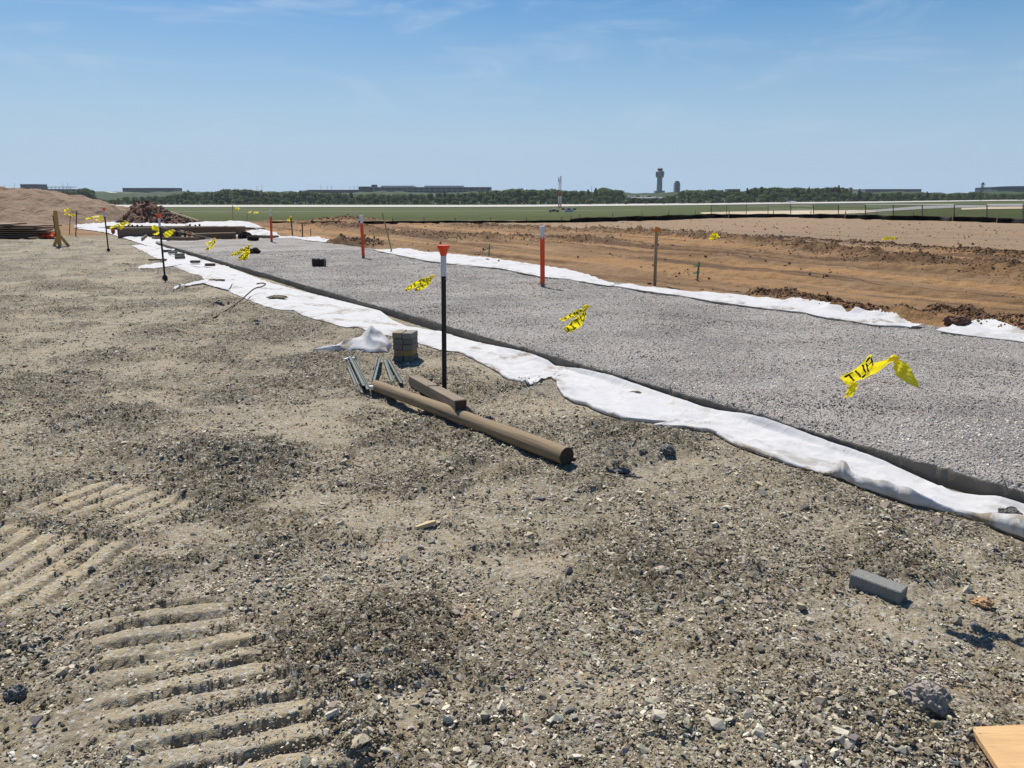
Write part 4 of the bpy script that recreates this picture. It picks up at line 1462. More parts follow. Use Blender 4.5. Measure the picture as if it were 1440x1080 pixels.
flag(line2, 1250, [([(1250, 344.5), (1245, 344, .05), (1240, 345.5)], [(1250, 347), (1246, 348), (1240.5, 348.5, .05)], 0, False),
                   ([(1250, 344), (1255, 343.5, .05), (1259.5, 344.5)], [(1250, 347), (1255, 348), (1258.5, 348, .05)], 4, False)],
     'small yellow caution tape hanging far right over the bare dirt')

# ------------------------------------------------------------------ bricks
def brick_mesh(L=.200, W=.096, Hh=.058, seed=0):
    m = MB(); m.box((0, 0, Hh / 2), (L, W, Hh), bev=.004)
    me = bpy.data.meshes.new('brick'); me.from_pydata(m.v, [], m.f); me.materials.append(M['brick']); me.update()
    return me


BM = brick_mesh()


def brick(loc, rz, col, label, group=None, scale=1.0, rx=0., ry=0.):
    o = bpy.data.objects.new('brick', BM); COL.objects.link(o)
    o.location = loc; o.rotation_euler = (rx, ry, rz); o.color = (*col, 1); o.scale = (scale,) * 3
    return tag(o, label, 'brick', group)


# the single brick lying on the gravel at the right
A = on(1199, 826); B = on(1258, 848)
c = (A + B) / 2; ang = math.atan2(B.y - A.y, B.x - A.x)
n_ = Vector((-math.sin(ang), math.cos(ang), 0))
brick(Vector((c.x, c.y, c.z - .004)) + n_ * .036, ang, (.22, .225, .22), 'single dark grey concrete brick lying alone on the gravel at the right', None, .97, .02, 0.03).scale.y = .74
# the stack: five courses of two
b0_ = on(570, 507)
cols = [(.15, .148, .135), (.34, .225, .10), (.25, .215, .16), (.19, .18, .155), (.30, .255, .19)]
cn = ['lowest', 'second', 'third', 'fourth', 'top']
for k in range(5):
    for j in range(2):
        dx = (.0465 if j else -.0465)
        w_ = -.16 + .05 * (k % 2) - .03
        off = Vector((math.cos(w_) * dx, math.sin(w_) * dx, 0))
        jit = Vector((rnd.uniform(-.006, .006), rnd.uniform(-.008, .008), 0))
        cc_ = tuple(q * rnd.uniform(.9, 1.1) for q in cols[k])
        if k == 4 and j == 0: cc_ = (.31, .26, .19)
        if k == 4 and j == 1: cc_ = (.24, .235, .215)
        brick(Vector((b0_.x, b0_.y + .05, b0_.z - .006 + k * .0545)) + off + jit, w_ + math.pi / 2 + rnd.uniform(-.03, .03), cc_,
              '%s brick in the %s course of the brick stack beside the white fabric' % ('left' if j == 0 else 'right', cn[k]), 'bricks in the stack', .93)
# bricks scattered on the fabric near the second post
for px, py, rz, col, lab in (
        (235.5, 357, .35, (.10, .09, .08), 'dark brick on the white fabric just right of the second black post'),
        (243.5, 359, .35, (.20, .20, .18), 'grey brick on the white fabric, biggest of the few right of the second black post'),
        (253, 362.5, .5, (.16, .15, .13), 'grey brick on the white fabric, upper one of the close pair'),
        (253.5, 366.5, .5, (.12, .11, .10), 'dark brick on the white fabric, lower one of the close pair'),
        (275, 372.5, -.05, (.12, .12, .11), 'grey brick on the white fabric beside the soil patch'),
        (296, 377, 0, (.15, .07, .055), 'reddish brick lying square on the white fabric')):
    p = on(px, py)
    brick(Vector((p.x, p.y, p.z + .045)), rz, col, lab, 'bricks scattered on the white fabric', 1.15 if px < 270 else 1.0)
p = on(222, 368)
r = thing('plank', p + Vector((0, 0, .03)), 'short brown board lying at the fabric edge by the second black post', 'board', None, (0, 0, -.05))
m = MB(); m.box((0, 0, .02), (.42, .09, .04), bev=.003); m.build('timber', M['board'], r)

# ------------------------------------------------------------------ log, beam, steel stakes
A = on(528, 549); B = on(797, 652)
A = Vector((A.x, A.y, max(A.z, -.01))); d = (B - A)
r = thing('log', A, 'long weathered round log lying on the gravel across the foot of the black post', 'log')
lang = math.atan2(d.y, d.x); r.rotation_euler = (0, 0, lang); Rl = Matrix.Rotation(-lang, 3, 'Z')
m = MB(); pts = []; rs = []
for i in range(26):
    u = i / 25
    p = d * u; rr = .044 + .010 * u + .0006 * math.sin(u * 17)
    p = Vector((p.x, p.y, (A.z * (1 - u) + B.z * u) - A.z + rr * .86))
    p = p + Vector((.003 * math.sin(u * 4), .005 * math.sin(u * 3 + 1), 0))
    pts.append(p); rs.append(rr)
wpts = pts; pts = [Rl @ p for p in pts]
m.tube(pts, rs, 22, cap=False, jit=.03)
lo_ = m.build('bark_face', M['log'], r, smooth=True)
for i, s_ in ((0, -1), (25, 1)):
    m = MB(); dd = (pts[1] - pts[0] if i == 0 else pts[25] - pts[24]).normalized()
    m.tube([pts[i] - dd * .01 * s_, pts[i] + dd * .004 * s_], rs[i] * .985, 22); m.build('cut_end', M['log_end'], r)
log_pts = [A + p for p in wpts]
# squared timber whose near end rests on the log
E1 = at(657, 577, log_pts[12].y - .02)
near = min(log_pts, key=lambda p: abs(proj(p)[0] - 640))
B2 = at(648, 571, near.y - .07); 
A2 = on(582, 543, .05)
d = B2 - A2
r = thing('timber_beam', A2, 'short squared grey-brown timber propped across the log', 'timber beam')
r.rotation_euler = rot_to(d).to_euler(); d = Vector((d.length, 0, 0)); Rm = None
m = MB(); m.box(d / 2, (d.length, .085, .085), Rm, bev=.005); m.build('timber', M['beam'], r)
m = MB(); m.box(d + d.normalized() * .002, (.006, .076, .076), Rm); m.build('sawn_end', plain('dark_sawn_end', (.085, .045, .035), .9, .3, 50), r)


def steel_stake(a, b, label, tip=0, g='green-grey steel stakes lying by the log', w=.030):
    d = b - a
    r = thing('steel_stake', a, label, 'steel stake', g)
    Rm = rot_to(d); L = d.length
    m = MB()
    for (yy, zz, sy, sz) in ((0, 0, w, .004), (w / 2 - .002, .010, .004, .018), (-w / 2 + .002, .010, .004, .018)):
        m.box(Rm @ Vector((L / 2, yy, zz)), (L, sy, sz), Rm)
    m.build('channel', M['steel'], r)
    for i in range(int(L / .06)):
        pass
    if tip:
        m = MB(); u0 = 0.0 if tip < 0 else L - .03
        m.box(Rm @ Vector((u0 + .015, 0, .012)), (.034, w * 1.12, .030), Rm, bev=.003); m.build('painted_tip', M['steel_tip'], r)


for k, (ax, ay, bx, by, lab, tip, lz) in enumerate((
        (486.5, 509, 504, 551, 'outermost left stake of the steel bundle left of the log, white tip', -1, .01),
        (490, 508, 509, 554, 'second stake from the left in the steel bundle left of the log', -1, .012),
        (493.5, 508, 513, 553, 'middle stake of the steel bundle left of the log', -1, .016),
        (496.5, 509, 517, 551, 'right-hand stake of the steel bundle left of the log, white tip', -1, .02),
        (491.5, 508, 512, 551, 'stake lying on top of the steel bundle left of the log', 0, .05),
        (534, 508, 522.5, 553, 'single steel stake crossing before the log end with a white foot', 1, .03),
        (541, 508, 552, 540, 'steel stake lying behind the log, left one of the pair', 0, .012),
        (546.5, 509, 564, 541, 'steel stake lying behind the log, right one of the pair', 0, .014))):
    a = on(ax, ay); b = on(bx, by); a.z += lz; b.z += lz
    steel_stake(a, b, lab, tip)

# rebar with a hooked end, lying from the gravel onto the fabric
p0, p1_, p2_ = on(300, 449, .012), on(335, 428, .03), on(357, 415, .09)
hk = [p0, p1_, p2_, p2_ + Vector((.10, .10, .03)), p2_ + Vector((.13, .2, .06)), p2_ + Vector((.06, .24, .07)), p2_ + Vector((-.02, .22, .06))]
m = MB(); m.tube(catmull(hk, 40), .010, 8)
tag(m.build('hooked_rebar', M['rust'], None, True), 'long rusty steel bar with a hooked end reaching onto the white fabric', 'steel bar')

# ------------------------------------------------------------------ small things lying about
p = on_pad(449, 374)
r = thing('black_crate', p, 'small black plastic crate standing alone on the grey pad', 'crate')
m = MB()
for sx, sy, lx, ly in ((0, -.10, .25, .014), (0, .10, .25, .014), (-.118, 0, .014, .2), (.118, 0, .014, .2)):
    m.box((sx, sy, .08), (lx, ly, .13), bev=.003)
m.box((0, 0, .012), (.24, .2, .016)); m.build('body', M['black'], r)
m = MB()
for sx in (-.09, -.045, 0, .045, .09): m.box((sx, -.112, .085), (.012, .012, .15))
for sx in (-.1, 0, .1): m.box((sx, 0, .155), (.03, .21, .02))
m.build('ribs', plain('black_plastic_worn', (.025, .025, .026), .45), r)
m = MB(); m.box((0, 0, .09), (.2, .17, .13), Euler((.1, .05, .2)).to_matrix(), bev=.02); m.build('contents', M['black'], r)


def lump(name, loc, size, mat, label, cat, seed, flat=.7, group=None):
    import bmesh
    bm = bmesh.new(); bmesh.ops.create_icosphere(bm, subdivisions=4, radius=.5)
    me = bpy.data.meshes.new(name); bm.to_mesh(me); bm.free()
    co = np.zeros(len(me.vertices) * 3); me.vertices.foreach_get('co', co); co = co.reshape(-1, 3)
    k = 1 + .55 * fbm(co[:, 0] * 3 + co[:, 2] * 2.1, co[:, 1] * 3 - co[:, 2] * 1.7, seed, 4, .6) + .12 * np.abs(pn(co[:, 0] * 9 + co[:, 2] * 7, co[:, 1] * 9 - co[:, 2] * 6, seed + 3))
    co = co * k[:, None] * np.array(size)
    me.vertices.foreach_set('co', co.ravel()); me.materials.append(mat)
    me.update()
    o = link(name, me); o.location = Vector(loc) + Vector((0, 0, size[2] * .28))
    return tag(o, label, cat, group)


M['dark_lump'] = mound_mat('dark_lump', (.030, .020, .016), (.055, .038, .028), (.014, .010, .009))
M['soil_lump'] = mound_mat('soil_lump', (.17, .14, .095), (.26, .22, .155), (.10, .08, .055))
M['rockc'] = mound_mat('conglomerate', (.23, .205, .18), (.34, .305, .27), (.14, .12, .11))
M['rock_dark'] = mound_mat('dark_rock', (.12, .12, .115), (.22, .215, .20), (.08, .08, .08))
M['rock_orange'] = mound_mat('orange_rock', (.42, .26, .14), (.50, .33, .19), (.30, .18, .10))
lump('dirt_lump', on_pad(357, 356), (.30, .22, .17), M['dark_lump'], 'dark earth lump on the pad behind the three tape streamers', 'earth lump', 3)
lump('dirt_lump', on_pad(349, 355), (.16, .16, .12), M['dark_lump'], 'small dark earth lump on the pad, left of the bigger one under the tape', 'earth lump', 4)
lump('dirt_lump', on_pad(345, 335), (.45, .3, .30), M['dark_lump'], 'dark earth lump at the far end of the pad, left of its neighbour', 'earth lump', 5)
lump('dirt_lump', on_pad(356, 338), (.38, .28, .22), M['dark_lump'], 'dark earth lump at the far end of the pad, in front of the white fabric', 'earth lump', 6)
lump('rock', on(1302, 996), (.115, .10, .095), M['rockc'], 'lumpy grey-brown rock, the largest on the gravel at lower right', 'rock', 7)
lump('rock', on(938, 637), (.085, .08, .06), M['rock_dark'], 'knobbly dark grey rock below the white fabric right of the log end', 'rock', 9)
lump('rock', on(905, 637), (.045, .04, .03), M['rock_dark'], 'small dark rock just left of the knobbly dark rock below the fabric', 'rock', 10)
lump('rock', on(880, 644), (.04, .035, .025), M['rock_dark'], 'small dark rock right of the log end, beside a grey slab of stone', 'rock', 11)
lump('rock', on(868, 653), (.07, .05, .03), M['rock_dark'], 'grey flat rock to the right of the dark log end', 'rock', 12)
lump('rock', on(870, 664), (.12, .04, .028), M['rock_dark'], 'long dark slab of rock right of the log end', 'rock', 13)
lump('rock', on(1381, 852), (.07, .05, .035), M['rock_orange'], 'orange-tan stone right of the single concrete brick', 'rock', 14)
lump('rock', on(24, 981), (.06, .05, .05), M['rock_dark'], 'blackish stone near the lower left edge', 'rock', 15)
lump('rock', on(1417, 728), (.09, .07, .06), M['rock_dark'], 'grey stone tucked under the fabric hem at the right edge', 'rock', 17)
lump('clod', on(1345, 457), (.28, .16, .12), M['pile'], 'red-brown clod of earth lying in the gap of the far white fabric', 'clod', 18)
for px, py, sz, lab in ((392, 421, (.26, .14, .05), 'brown soil patch lying on the white fabric above the hooked bar'), (305, 397, (.28, .12, .05), 'brown soil patch on the white fabric near the reddish brick'),
                        (895, 558, (.16, .05, .03), 'thin streak of soil on the white fabric below the pad edge'), 
                        (1425, 708, (.16, .09, .06), 'black soil lump on the white fabric at the right edge')):
    p = on(px, py); lump('soil_patch', p + Vector((0, 0, .022)), sz, M['soil_lump'], lab, 'soil patch', int(px))
# wood chip
p = on(598, 742); r = thing('wood_chip', p + Vector((0, 0, .008)), 'pale splinter of wood lying on the gravel below the log', 'wood chip', None, (.1, -.05, .55))
m = MB()
m.add([(-.05, -.012, 0), (.05, -.016, 0), (.062, .006, 0), (.02, .018, 0), (-.055, .008, 0), (-.045, -.008, .014), (.048, -.010, .018), (.052, .004, .016), (.015, .012, .016), (-.05, .006, .010)],
      [(4, 3, 2, 1, 0), (5, 6, 7, 8, 9), (0, 1, 6, 5), (1, 2, 7, 6), (2, 3, 8, 7), (3, 4, 9, 8), (4, 0, 5, 9)])
m.build('splinter', plain('pale_splinter', (.55, .42, .24), .7, .15, 60), r)
# plywood offcut at the lower right corner
A = on(1364, 1033); B = on(1460, 1036)
C_ = on(1392, 1085)
ex = (B - A).normalized(); ey = (A - C_).normalized()
r = thing('plywood_sheet', A + Vector((0, 0, .025)), 'corner of a pale plywood sheet at the lower right', 'plywood', None)
m = MB(); V = [Vector((0, 0, 0)), ex * .9, ex * .9 - ey * .8, -ey * .8]
V = [Vector((v.x, v.y, 0)) for v in V]
nn = len(V)
m.add(V + [v - Vector((0, 0, .016)) for v in V], [(3, 2, 1, 0), (4, 5, 6, 7), (0, 1, 5, 4), (1, 2, 6, 5), (2, 3, 7, 6), (3, 0, 4, 7)])
o = m.build('panel', M['plywood'], r)

# ------------------------------------------------------------------ timber forms at the far left end of the pad
def board(ax, ay, bx, by, label, hgt=.25, th=.045, mat='board', lift=0.0, cap=True, g='form boards at the far end of the pad'):
    a, b = on(ax, ay), on(bx, by)
    d = b - a; d.z = 0
    r = thing('form_board', a + Vector((0, 0, lift)), label, 'form board', g)
    m = MB(); m.box(d / 2 + Vector((0, 0, hgt / 2)), (d.length, th, hgt), rot_to(d), bev=.004); m.build('plank', M[mat], r)
    if cap:
        m = MB(); m.box(d / 2 + Vector((0, 0, hgt + .021)), (d.length, .10, .04), rot_to(d), bev=.004); m.build('top_rail', M['board_pale'], r)
    return r


board(150, 323.5, 300, 322.5, 'long brown form board at the back, before the white fabric', .20, cap=False)
board(300, 322.5, 372, 323.5, 'brown form board continuing to the right behind the slanting lath', .16, cap=False)
board(166, 335, 255, 333, 'tall brown form board with a pale top rail, left of the second black post', .36)
board(232, 331, 346, 329.5, 'long form board with a pale top rail behind the hanging tape', .30)
board(272, 337.5, 332, 335.5, 'low dark form board at the near end of the forms', .20)
board(335, 335.5, 392, 334, 'low form board in front of the white fabric by the earth lumps', .14, cap=False)
board(200, 341, 206, 336, 'short brown board end sticking up before the tall form board', .16, cap=False)
for ax, ay, bx, by, h0_, h1_, lab in ((303, 326, 331, 330, .12, .04, 'pale slanting lath laid on the forms behind the right-hand tape'),
                                     (206, 334, 221, 331, .03, .22, 'pale lath propped at the left end of the forms'),
                                     (242, 311, 262, 320, .75, .3, 'pale pole slanting up behind the second black post'),
                                     (232, 331, 262, 335, .32, .1, 'pale board slanting down across the forms')):
    a, b = on(ax, max(ay, 318)), on(bx, max(by, 320))
    b.y = a.y + (b.y - a.y) * .5
    a.z += h0_; b.z += h1_
    d = b - a
    r = thing('lath', a, lab, 'lath', 'pale laths among the forms')
    m = MB(); m.box(d / 2, (d.length, .05, .07), rot_to(d), bev=.003); m.build('timber', M['board_pale'], r)
for i, (px, py, ty) in enumerate(((182, 323, 316), (187.5, 324, 316), (194.5, 324, 316), (201, 324, 316.5), (268.5, 325, 315), (276, 325, 316), (282, 325, 315), (288.5, 325, 319),
                                  (229, 336, 325), (239.5, 337, 326), (250.5, 337, 321), (261.5, 336, 325))):
    b = on(px, py); tp = at(px, ty, b.y)
    back = py < 330
    lab = ('%s black steel pin in the back row of the forms' if back else '%s black steel pin in the front row of the forms') % \
          (['first', 'second', 'third', 'fourth', 'fifth', 'sixth', 'seventh', 'eighth'][i] if back else ['leftmost', 'second', 'third', 'rightmost'][i - 8])
    r = thing('form_pin', b, lab, 'steel pin', 'black steel pins holding the forms')
    m = MB(); m.tube([(0, -.05, -.05), (0, -.05, (tp - b).z)], .045, 8); m.build('shaft', M['black'], r)
    m = MB(); m.tube([(0, -.05, (tp - b).z * .45), (0, -.05, (tp - b).z * .62)], .062, 8); m.build('collar', M['black'], r)
for px, py, lab in ((266, 321.5, 'rusty orange bracket on the back form board'), (268, 332, 'rusty orange bracket on the front form board'), (161, 327, 'orange bracket at the left end of the forms')):
    b = on(px, py + 3); r = thing('bracket', b, lab, 'bracket', 'rusty brackets on the forms')
    m = MB(); m.box((0, -.08, .16), (.16, .06, .18), bev=.02); m.box((0, -.1, .06), (.08, .04, .12), bev=.01); m.build('plate', plain('rust_orange', (.36, .12, .05), .8), r)
# dark timbers lying by the near corner of the forms
for ax, ay, bx, by, lab in ((216, 338, 280, 341, 'long dark timber lying along the top of the white fabric'), (240, 343, 261, 348.5, 'dark square timber lying at the pad corner beside the fabric')):
    a, b = on(ax, ay, .06), on(bx, by, .12)
    d = b - a; r = thing('timber', a, lab, 'timber')
    m = MB(); m.box(d / 2, (d.length, .12, .13), rot_to(d), bev=.006); m.build('beam', M['board'], r)

# ------------------------------------------------------------------ lumber stack and orange netting on the left
L0 = on(-14, 336); R0 = on(58, 336)
k_lab = ['bottom', 'second', 'third', 'fourth', 'fifth', 'sixth', 'top']
for k in range(7):
    for q in range(2):
        ln = (R0.x - L0.x) * (1.0 if k != 6 else .55) * rnd.uniform(.94, 1.0)
        x0 = L0.x + rnd.uniform(-.3, .1)
        r = thing('lumber_board', Vector((x0, L0.y + .15 + .55 * q + rnd.uniform(-.1, .12), L0.z + .06 + k * .078)),
                  '%s %s board of the dark lumber stack before the dirt mound' % (k_lab[k], 'front' if q == 0 else 'back'), 'board', 'boards in the lumber stack', (0, 0, rnd.uniform(-.03, .03)))
        m = MB(); m.box((ln / 2, 0, .02), (ln, .5, .045), bev=.004); m.build('plank', M['board_pale'] if (k == 6 and q == 0) else M['board'], r)
for px in (4, 46):
    b = on(px, 336); r = thing('bearer', b + Vector((0, .4, 0)), '%s timber bearer under the lumber stack' % ('left' if px < 20 else 'right'), 'timber', 'bearers under the lumber stack')
    m = MB(); m.box((0, 0, .0), (.1, 1.2, .12), bev=.005); m.build('block', M['board'], r)
b = on(68, 335.5)
r = thing('netting_heap', b, 'heap of bright orange-red netting beside the lumber stack', 'netting heap')
for q in range(5):
    m = MB(); n = 26
    pts = [Vector((-.28 + .56 * i / (n - 1) + .04 * math.sin(i * 1.7 + q), .1 * q - .15 + .04 * math.sin(i * 2.3 + q), .06 + .05 * abs(math.sin(i * .8 + q * 2)) + .045 * (2 - abs(q - 2)))) for i in range(n)]
    m.tube(pts, [.03 + .02 * abs(math.sin(i * 1.3 + q)) for i in range(n)], 7)
    m.build('fold', M['orange_net'], r)
b = on(36, 341)
r = thing('pale_board', b, 'pale board lying flat on the gravel before the lumber stack', 'board')
m = MB(); m.box((0, 0, .02), (.45, .12, .03), bev=.003); m.build('plank', M['board_pale'], r)

# ------------------------------------------------------------------ dirt mound and dark red pile
def mound(name, crest, Y0, wdep, mat, amp, label, n=160, nv=60, streak=0., base_py=None, seed=0):
    cx = np.array([c[0] for c in crest], float); cy = np.array([c[1] for c in crest], float)
    pxs = np.linspace(cx[0], cx[-1], n)
    top = np.array([at(p, q, Y0) for p, q in zip(pxs, np.interp(pxs, cx, cy))])
    V = np.linspace(-1, 1, nv)
    X = np.repeat(top[:, 0:1], nv, 1) + 0 * V
    Y = Y0 + V[None, :] * wdep
    zb = ground_z(X, np.broadcast_to(Y, X.shape))[0]
    prof = np.cos(np.clip(np.abs(V), 0, 1) * np.pi / 2) ** 1.15
    Hh = np.maximum(top[:, 2:3] - zb, -.05)
    Yb = np.broadcast_to(Y, X.shape)
    nz = amp * fbm(X / 1.4, Yb / 1.4, 401 + seed, 4, .6) + streak * np.sin(X / .35 + 1.5 * pn(X / 3, Yb / 2, 405)) * (.5 + fbm(X / 2, Yb / 2, 407, 2)) + amp * .6 * np.abs(pn(X / .4, Yb / .4, 409 + seed))
    Z = zb - .08 + (Hh + .08) * prof + nz * np.clip(prof * 2, 0, 1) * np.clip(Hh, 0, 1)
    o = grid_mesh(name, X, Yb, Z, M[mat])
    o['kind'] = 'structure'
    return o, X, Yb, Z


mound('dirt_mound', [(-500, 262), (-200, 259), (-60, 262), (0, 265), (25, 266.5), (50, 269.5), (90, 277), (120, 283), (140, 291), (152, 299), (170, 310), (185, 316)], 50, 9.5, 'mound', .20, '', streak=.16)
o, X, Y, Z = mound('dirt_pile', [(178, 314), (187, 303), (192, 293), (199, 287), (206, 285), (213, 289), (219, 289), (226, 296), (234, 301), (246, 305), (258, 309), (275, 314)], 45, 2.6, 'pile', .30, '', seed=5)
idx = rng.integers(0, X.size, 900)
Pp = np.stack([X.ravel()[idx], Y.ravel()[idx], Z.ravel()[idx]], 1)
scatter('pile_clods', Pp, .08 + .30 * rng.random(900) ** 2.5, np.array([.135, .07, .047]) * rng.uniform(.5, 1.6, (900, 1)), 'dark red clods heaped on the dirt pile behind the timber forms', 'clods', tilt=.8, zs=1.6)

# ------------------------------------------------------------------ silt fence
SF = [(380, 313, .10), (500, 313.2, .12), (570, 313.4, .14), (640, 313.2, .16), (720, 313.3, .16), (800, 313, .20), (806, 312.8, .32), (880, 310.8, .36), (940, 309.3, .38), (1000, 306.8, .38), (1100, 306, .36),
      (1180, 307, .36), (1250, 309, .36), (1340, 311, .36), (1440, 314.5, .38), (1600, 320, .38)]
pts = []
for (a, b) in zip(SF[:-1], SF[1:]):
    for i in range(8):
        u = i / 8; p = on(a[0] + (b[0] - a[0]) * u, a[1] + (b[1] - a[1]) * u)
        pts.append((p, a[2] + (b[2] - a[2]) * u))
r = thing('silt_fence', pts[0][0], 'long low black silt fence where the bare dirt meets the grass', 'silt fence')
o0 = pts[0][0]
X = []; Y = []; Z = []
for i, (p, h) in enumerate(pts):
    hh = .78 * h * (1 + .07 * math.sin(i * .9) + .05 * math.sin(i * 2.3))
    w = .05 * math.sin(i * 1.7)
    X.append([p.x - o0.x] * 4); Y.append([p.y - o0.y + w * k - .03 * k * k for k in range(4)]); Z.append([p.z - o0.z - .06 + (hh + .06) * k / 3 for k in range(4)])
o = grid_mesh('fabric_band', np.array(X), np.array(Y), np.array(Z), M['silt'], r)
sm_ = o.modifiers.new('thickness', 'SOLIDIFY'); sm_.thickness = .02
for i in range(4, len(pts), 5):
    p, h = pts[i]; m = MB(); m.box((p - o0) + Vector((0, .05, h * .5)), (.045, .045, h + .3)); m.build('stake', M['lath'], r)

# ------------------------------------------------------------------ chain-link fence at the right
FP = [(1000, 305, 289), (1022, 304.5, 288), (1049.5, 304, 287.6), (1080, 304, 287.5), (1112, 304.5, 287.5), (1144, 305, 288), (1179, 305.5, 288), (1217, 306.5, 287.5), (1256, 307.5, 287.5), (1297, 309, 287.5),
      (1342, 310.5, 287.5), (1388, 312, 287.5), (1439, 314, 287.5), (1497, 316.5, 287.5), (1560, 319, 287.5)]
posts = []
for px, py, ty in FP:
    g = on(px, py - 1.2); tp = at(px, ty, g.y); posts.append((g, tp))
r = thing('chain_link_fence', posts[0][0], 'chain-link fence with thin posts behind the silt fence at right', 'fence')
o0 = posts[0][0]
for g, tp in posts:
    m = MB(); m.tube([g - o0, tp - o0], .035, 7); m.build('post', M['galv'], r)
for i, ((g, tp), (g2, tp2)) in enumerate(zip(posts[:-1], posts[1:])):
    m = MB(); m.tube([tp - o0, tp2 - o0], .028, 6); m.build('top_rail', M['galv_rail'] if FP[i][0] in (1144, 1217, 1256, 1297, 1388) else M['galv'], r)
    m = MB()                                            # the wire mesh: thin crossing wires
    n = 26; Hh = (tp - g).z
    L_ = (g2 - g)
    for k in range(-8, n):
        for sg in (1, -1):
            u0, u1 = k / n, (k + 8) / n
            z0, z1 = (0.05, Hh) if sg > 0 else (Hh, .05)
            a0, a1 = max(u0, 0), min(u1, 1)
            if a1 <= a0: continue
            f0, f1 = (a0 - u0) / (u1 - u0), (a1 - u0) / (u1 - u0)
            A = g - o0 + L_ * a0 + Vector((0, 0, z0 + (z1 - z0) * f0)); B = g - o0 + L_ * a1 + Vector((0, 0, z0 + (z1 - z0) * f1))
            m.tube([A, B], .004, 3, cap=False)
    m.build('wire_mesh', M['galv'], r)['kind'] = 'stuff'

# ------------------------------------------------------------------ airfield: runway, taxiway, apron
def strip(name, rows, mat, off=.12, n=60):
    """rows: (px, py_far, py_near) along the strip"""
    R_ = np.array(rows, float); q = np.linspace(R_[0, 0], R_[-1, 0], n)
    a = [gp(x, np.interp(x, R_[:, 0], R_[:, 1])) for x in q]; b = [gp(x, np.interp(x, R_[:, 0], R_[:, 2])) for x in q]
    X = np.array([[p.x, s_.x] for p, s_ in zip(a, b)]); Y = np.array([[p.y, s_.y] for p, s_ in zip(a, b)])
    # enough columns to follow the ground
    w = np.linspace(0, 1, 9)[None, :]
    X = X[:, :1] * (1 - w) + X[:, 1:] * w; Y = Y[:, :1] * (1 - w) + Y[:, 1:] * w
    Z = ground_z(X, Y)[0] + off
    o = grid_mesh(name, X, Y, Z, M[mat]); o['kind'] = 'structure'
    return o


strip('runway', [(-300, 288.7, 291.8), (150, 288.7, 291.6), (640, 288.9, 291.5), (750, 288.4, 291.1), (860, 287.2, 290), (1000, 286.2, 288.6), (1100, 284.8, 286.9), (1180, 284.2, 286.3),
                 (1260, 283.6, 285.2), (1390, 281.6, 283.1), (1500, 280.9, 282.2)], 'concrete', .35, 90)
strip('apron', [(985, 299.2, 300.4), (1000, 298.5, 303.6), (1030, 297.8, 303.4), (1100, 296.6, 303.2), (1140, 296.2, 303), (1180, 296, 301.6), (1216, 296, 299.6), (1232, 297, 298.2)], 'apron', .06, 40)
strip('taxiway', [(1196, 296.4, 298.6), (1230, 295.2, 298.6), (1262, 292.6, 296.4), (1300, 289.6, 294), (1342, 288.6, 292.4), (1388, 288.9, 291), (1440, 288.6, 290.4), (1560, 288.2, 290)], 'asphalt', .06, 50)
strip('dirt_track', [(1352, 293, 295.4), (1390, 291.6, 294.6), (1440, 291, 294), (1560, 290.6, 293.4)], 'apron', .09, 30)
strip('service_road', [(-100, 296.2, 296.9), (330, 297.6, 298.3), (640, 296.6, 297.2), (900, 295.2, 295.8)], 'faint_track', .05, 60)

# ------------------------------------------------------------------ distant trees
def tree_meshes(seed, conifer=False):
    r = np.random.default_rng(seed)
    V = []; F = []
    nl = 10 if not conifer else 9
    lob = []
    for i in range(nl):
        if conifer:
            z = .25 + .7 * i / nl; rad = .30 * (1.05 - z) + .05
            lob.append((r.normal(0, .05), r.normal(0, .05), z, rad, .10))
        else:
            a = r.uniform(0, 6.28); d = .26 * r.random() ** .6; z = .32 + .52 * r.random()
            lob.append((d * math.cos(a), d * math.sin(a), z, .16 + .11 * r.random(), .13 + .06 * r.random()))
    lob.append((0, 0, .80 if not conifer else .95, .15 if not conifer else .05, .16))
    for (x, y, z, rr, rz) in lob:
        for k in range(110):
            d = r.normal(size=3); d /= np.linalg.norm(d)
            d *= .55 + .5 * r.random()
            p = np.array([x + d[0] * rr, y + d[1] * rr, z + d[2] * rz])
            if p[2] < .06: continue
            a = r.normal(size=3); a /= np.linalg.norm(a); b = np.cross(a, r.normal(size=3)); b /= np.linalg.norm(b)
            s = .030 + .035 * r.random()
            i0 = len(V)
            V += [tuple(p + a * s), tuple(p + b * s * .8), tuple(p - a * s * .9), tuple(p - b * s * .8)]
            F.append((i0, i0 + 1, i0 + 2, i0 + 3))
    me = bpy.data.meshes.new('crown'); me.from_pydata(V, [], F); me.materials.append(M['foliage']); me.update()
    m = MB()
    m.tube([(0, 0, -.05), (.01, 0, .25), (0, .01, .55), (.01, 0, .8)], [.030, .022, .014, .004], 7)
    for i in range(4):
        a = i * 1.7 + seed
        m.tube([(0, 0, .25 + .08 * i), (.12 * math.cos(a), .12 * math.sin(a), .42 + .08 * i)], [.012, .004], 5)
    tm = bpy.data.meshes.new('trunk'); tm.from_pydata(m.v, [], m.f); tm.materials.append(M['bark']); tm.update()
    return me, tm


PROTO = [tree_meshes(500 + k, k == 7) for k in range(8)]
SHRUB = PROTO
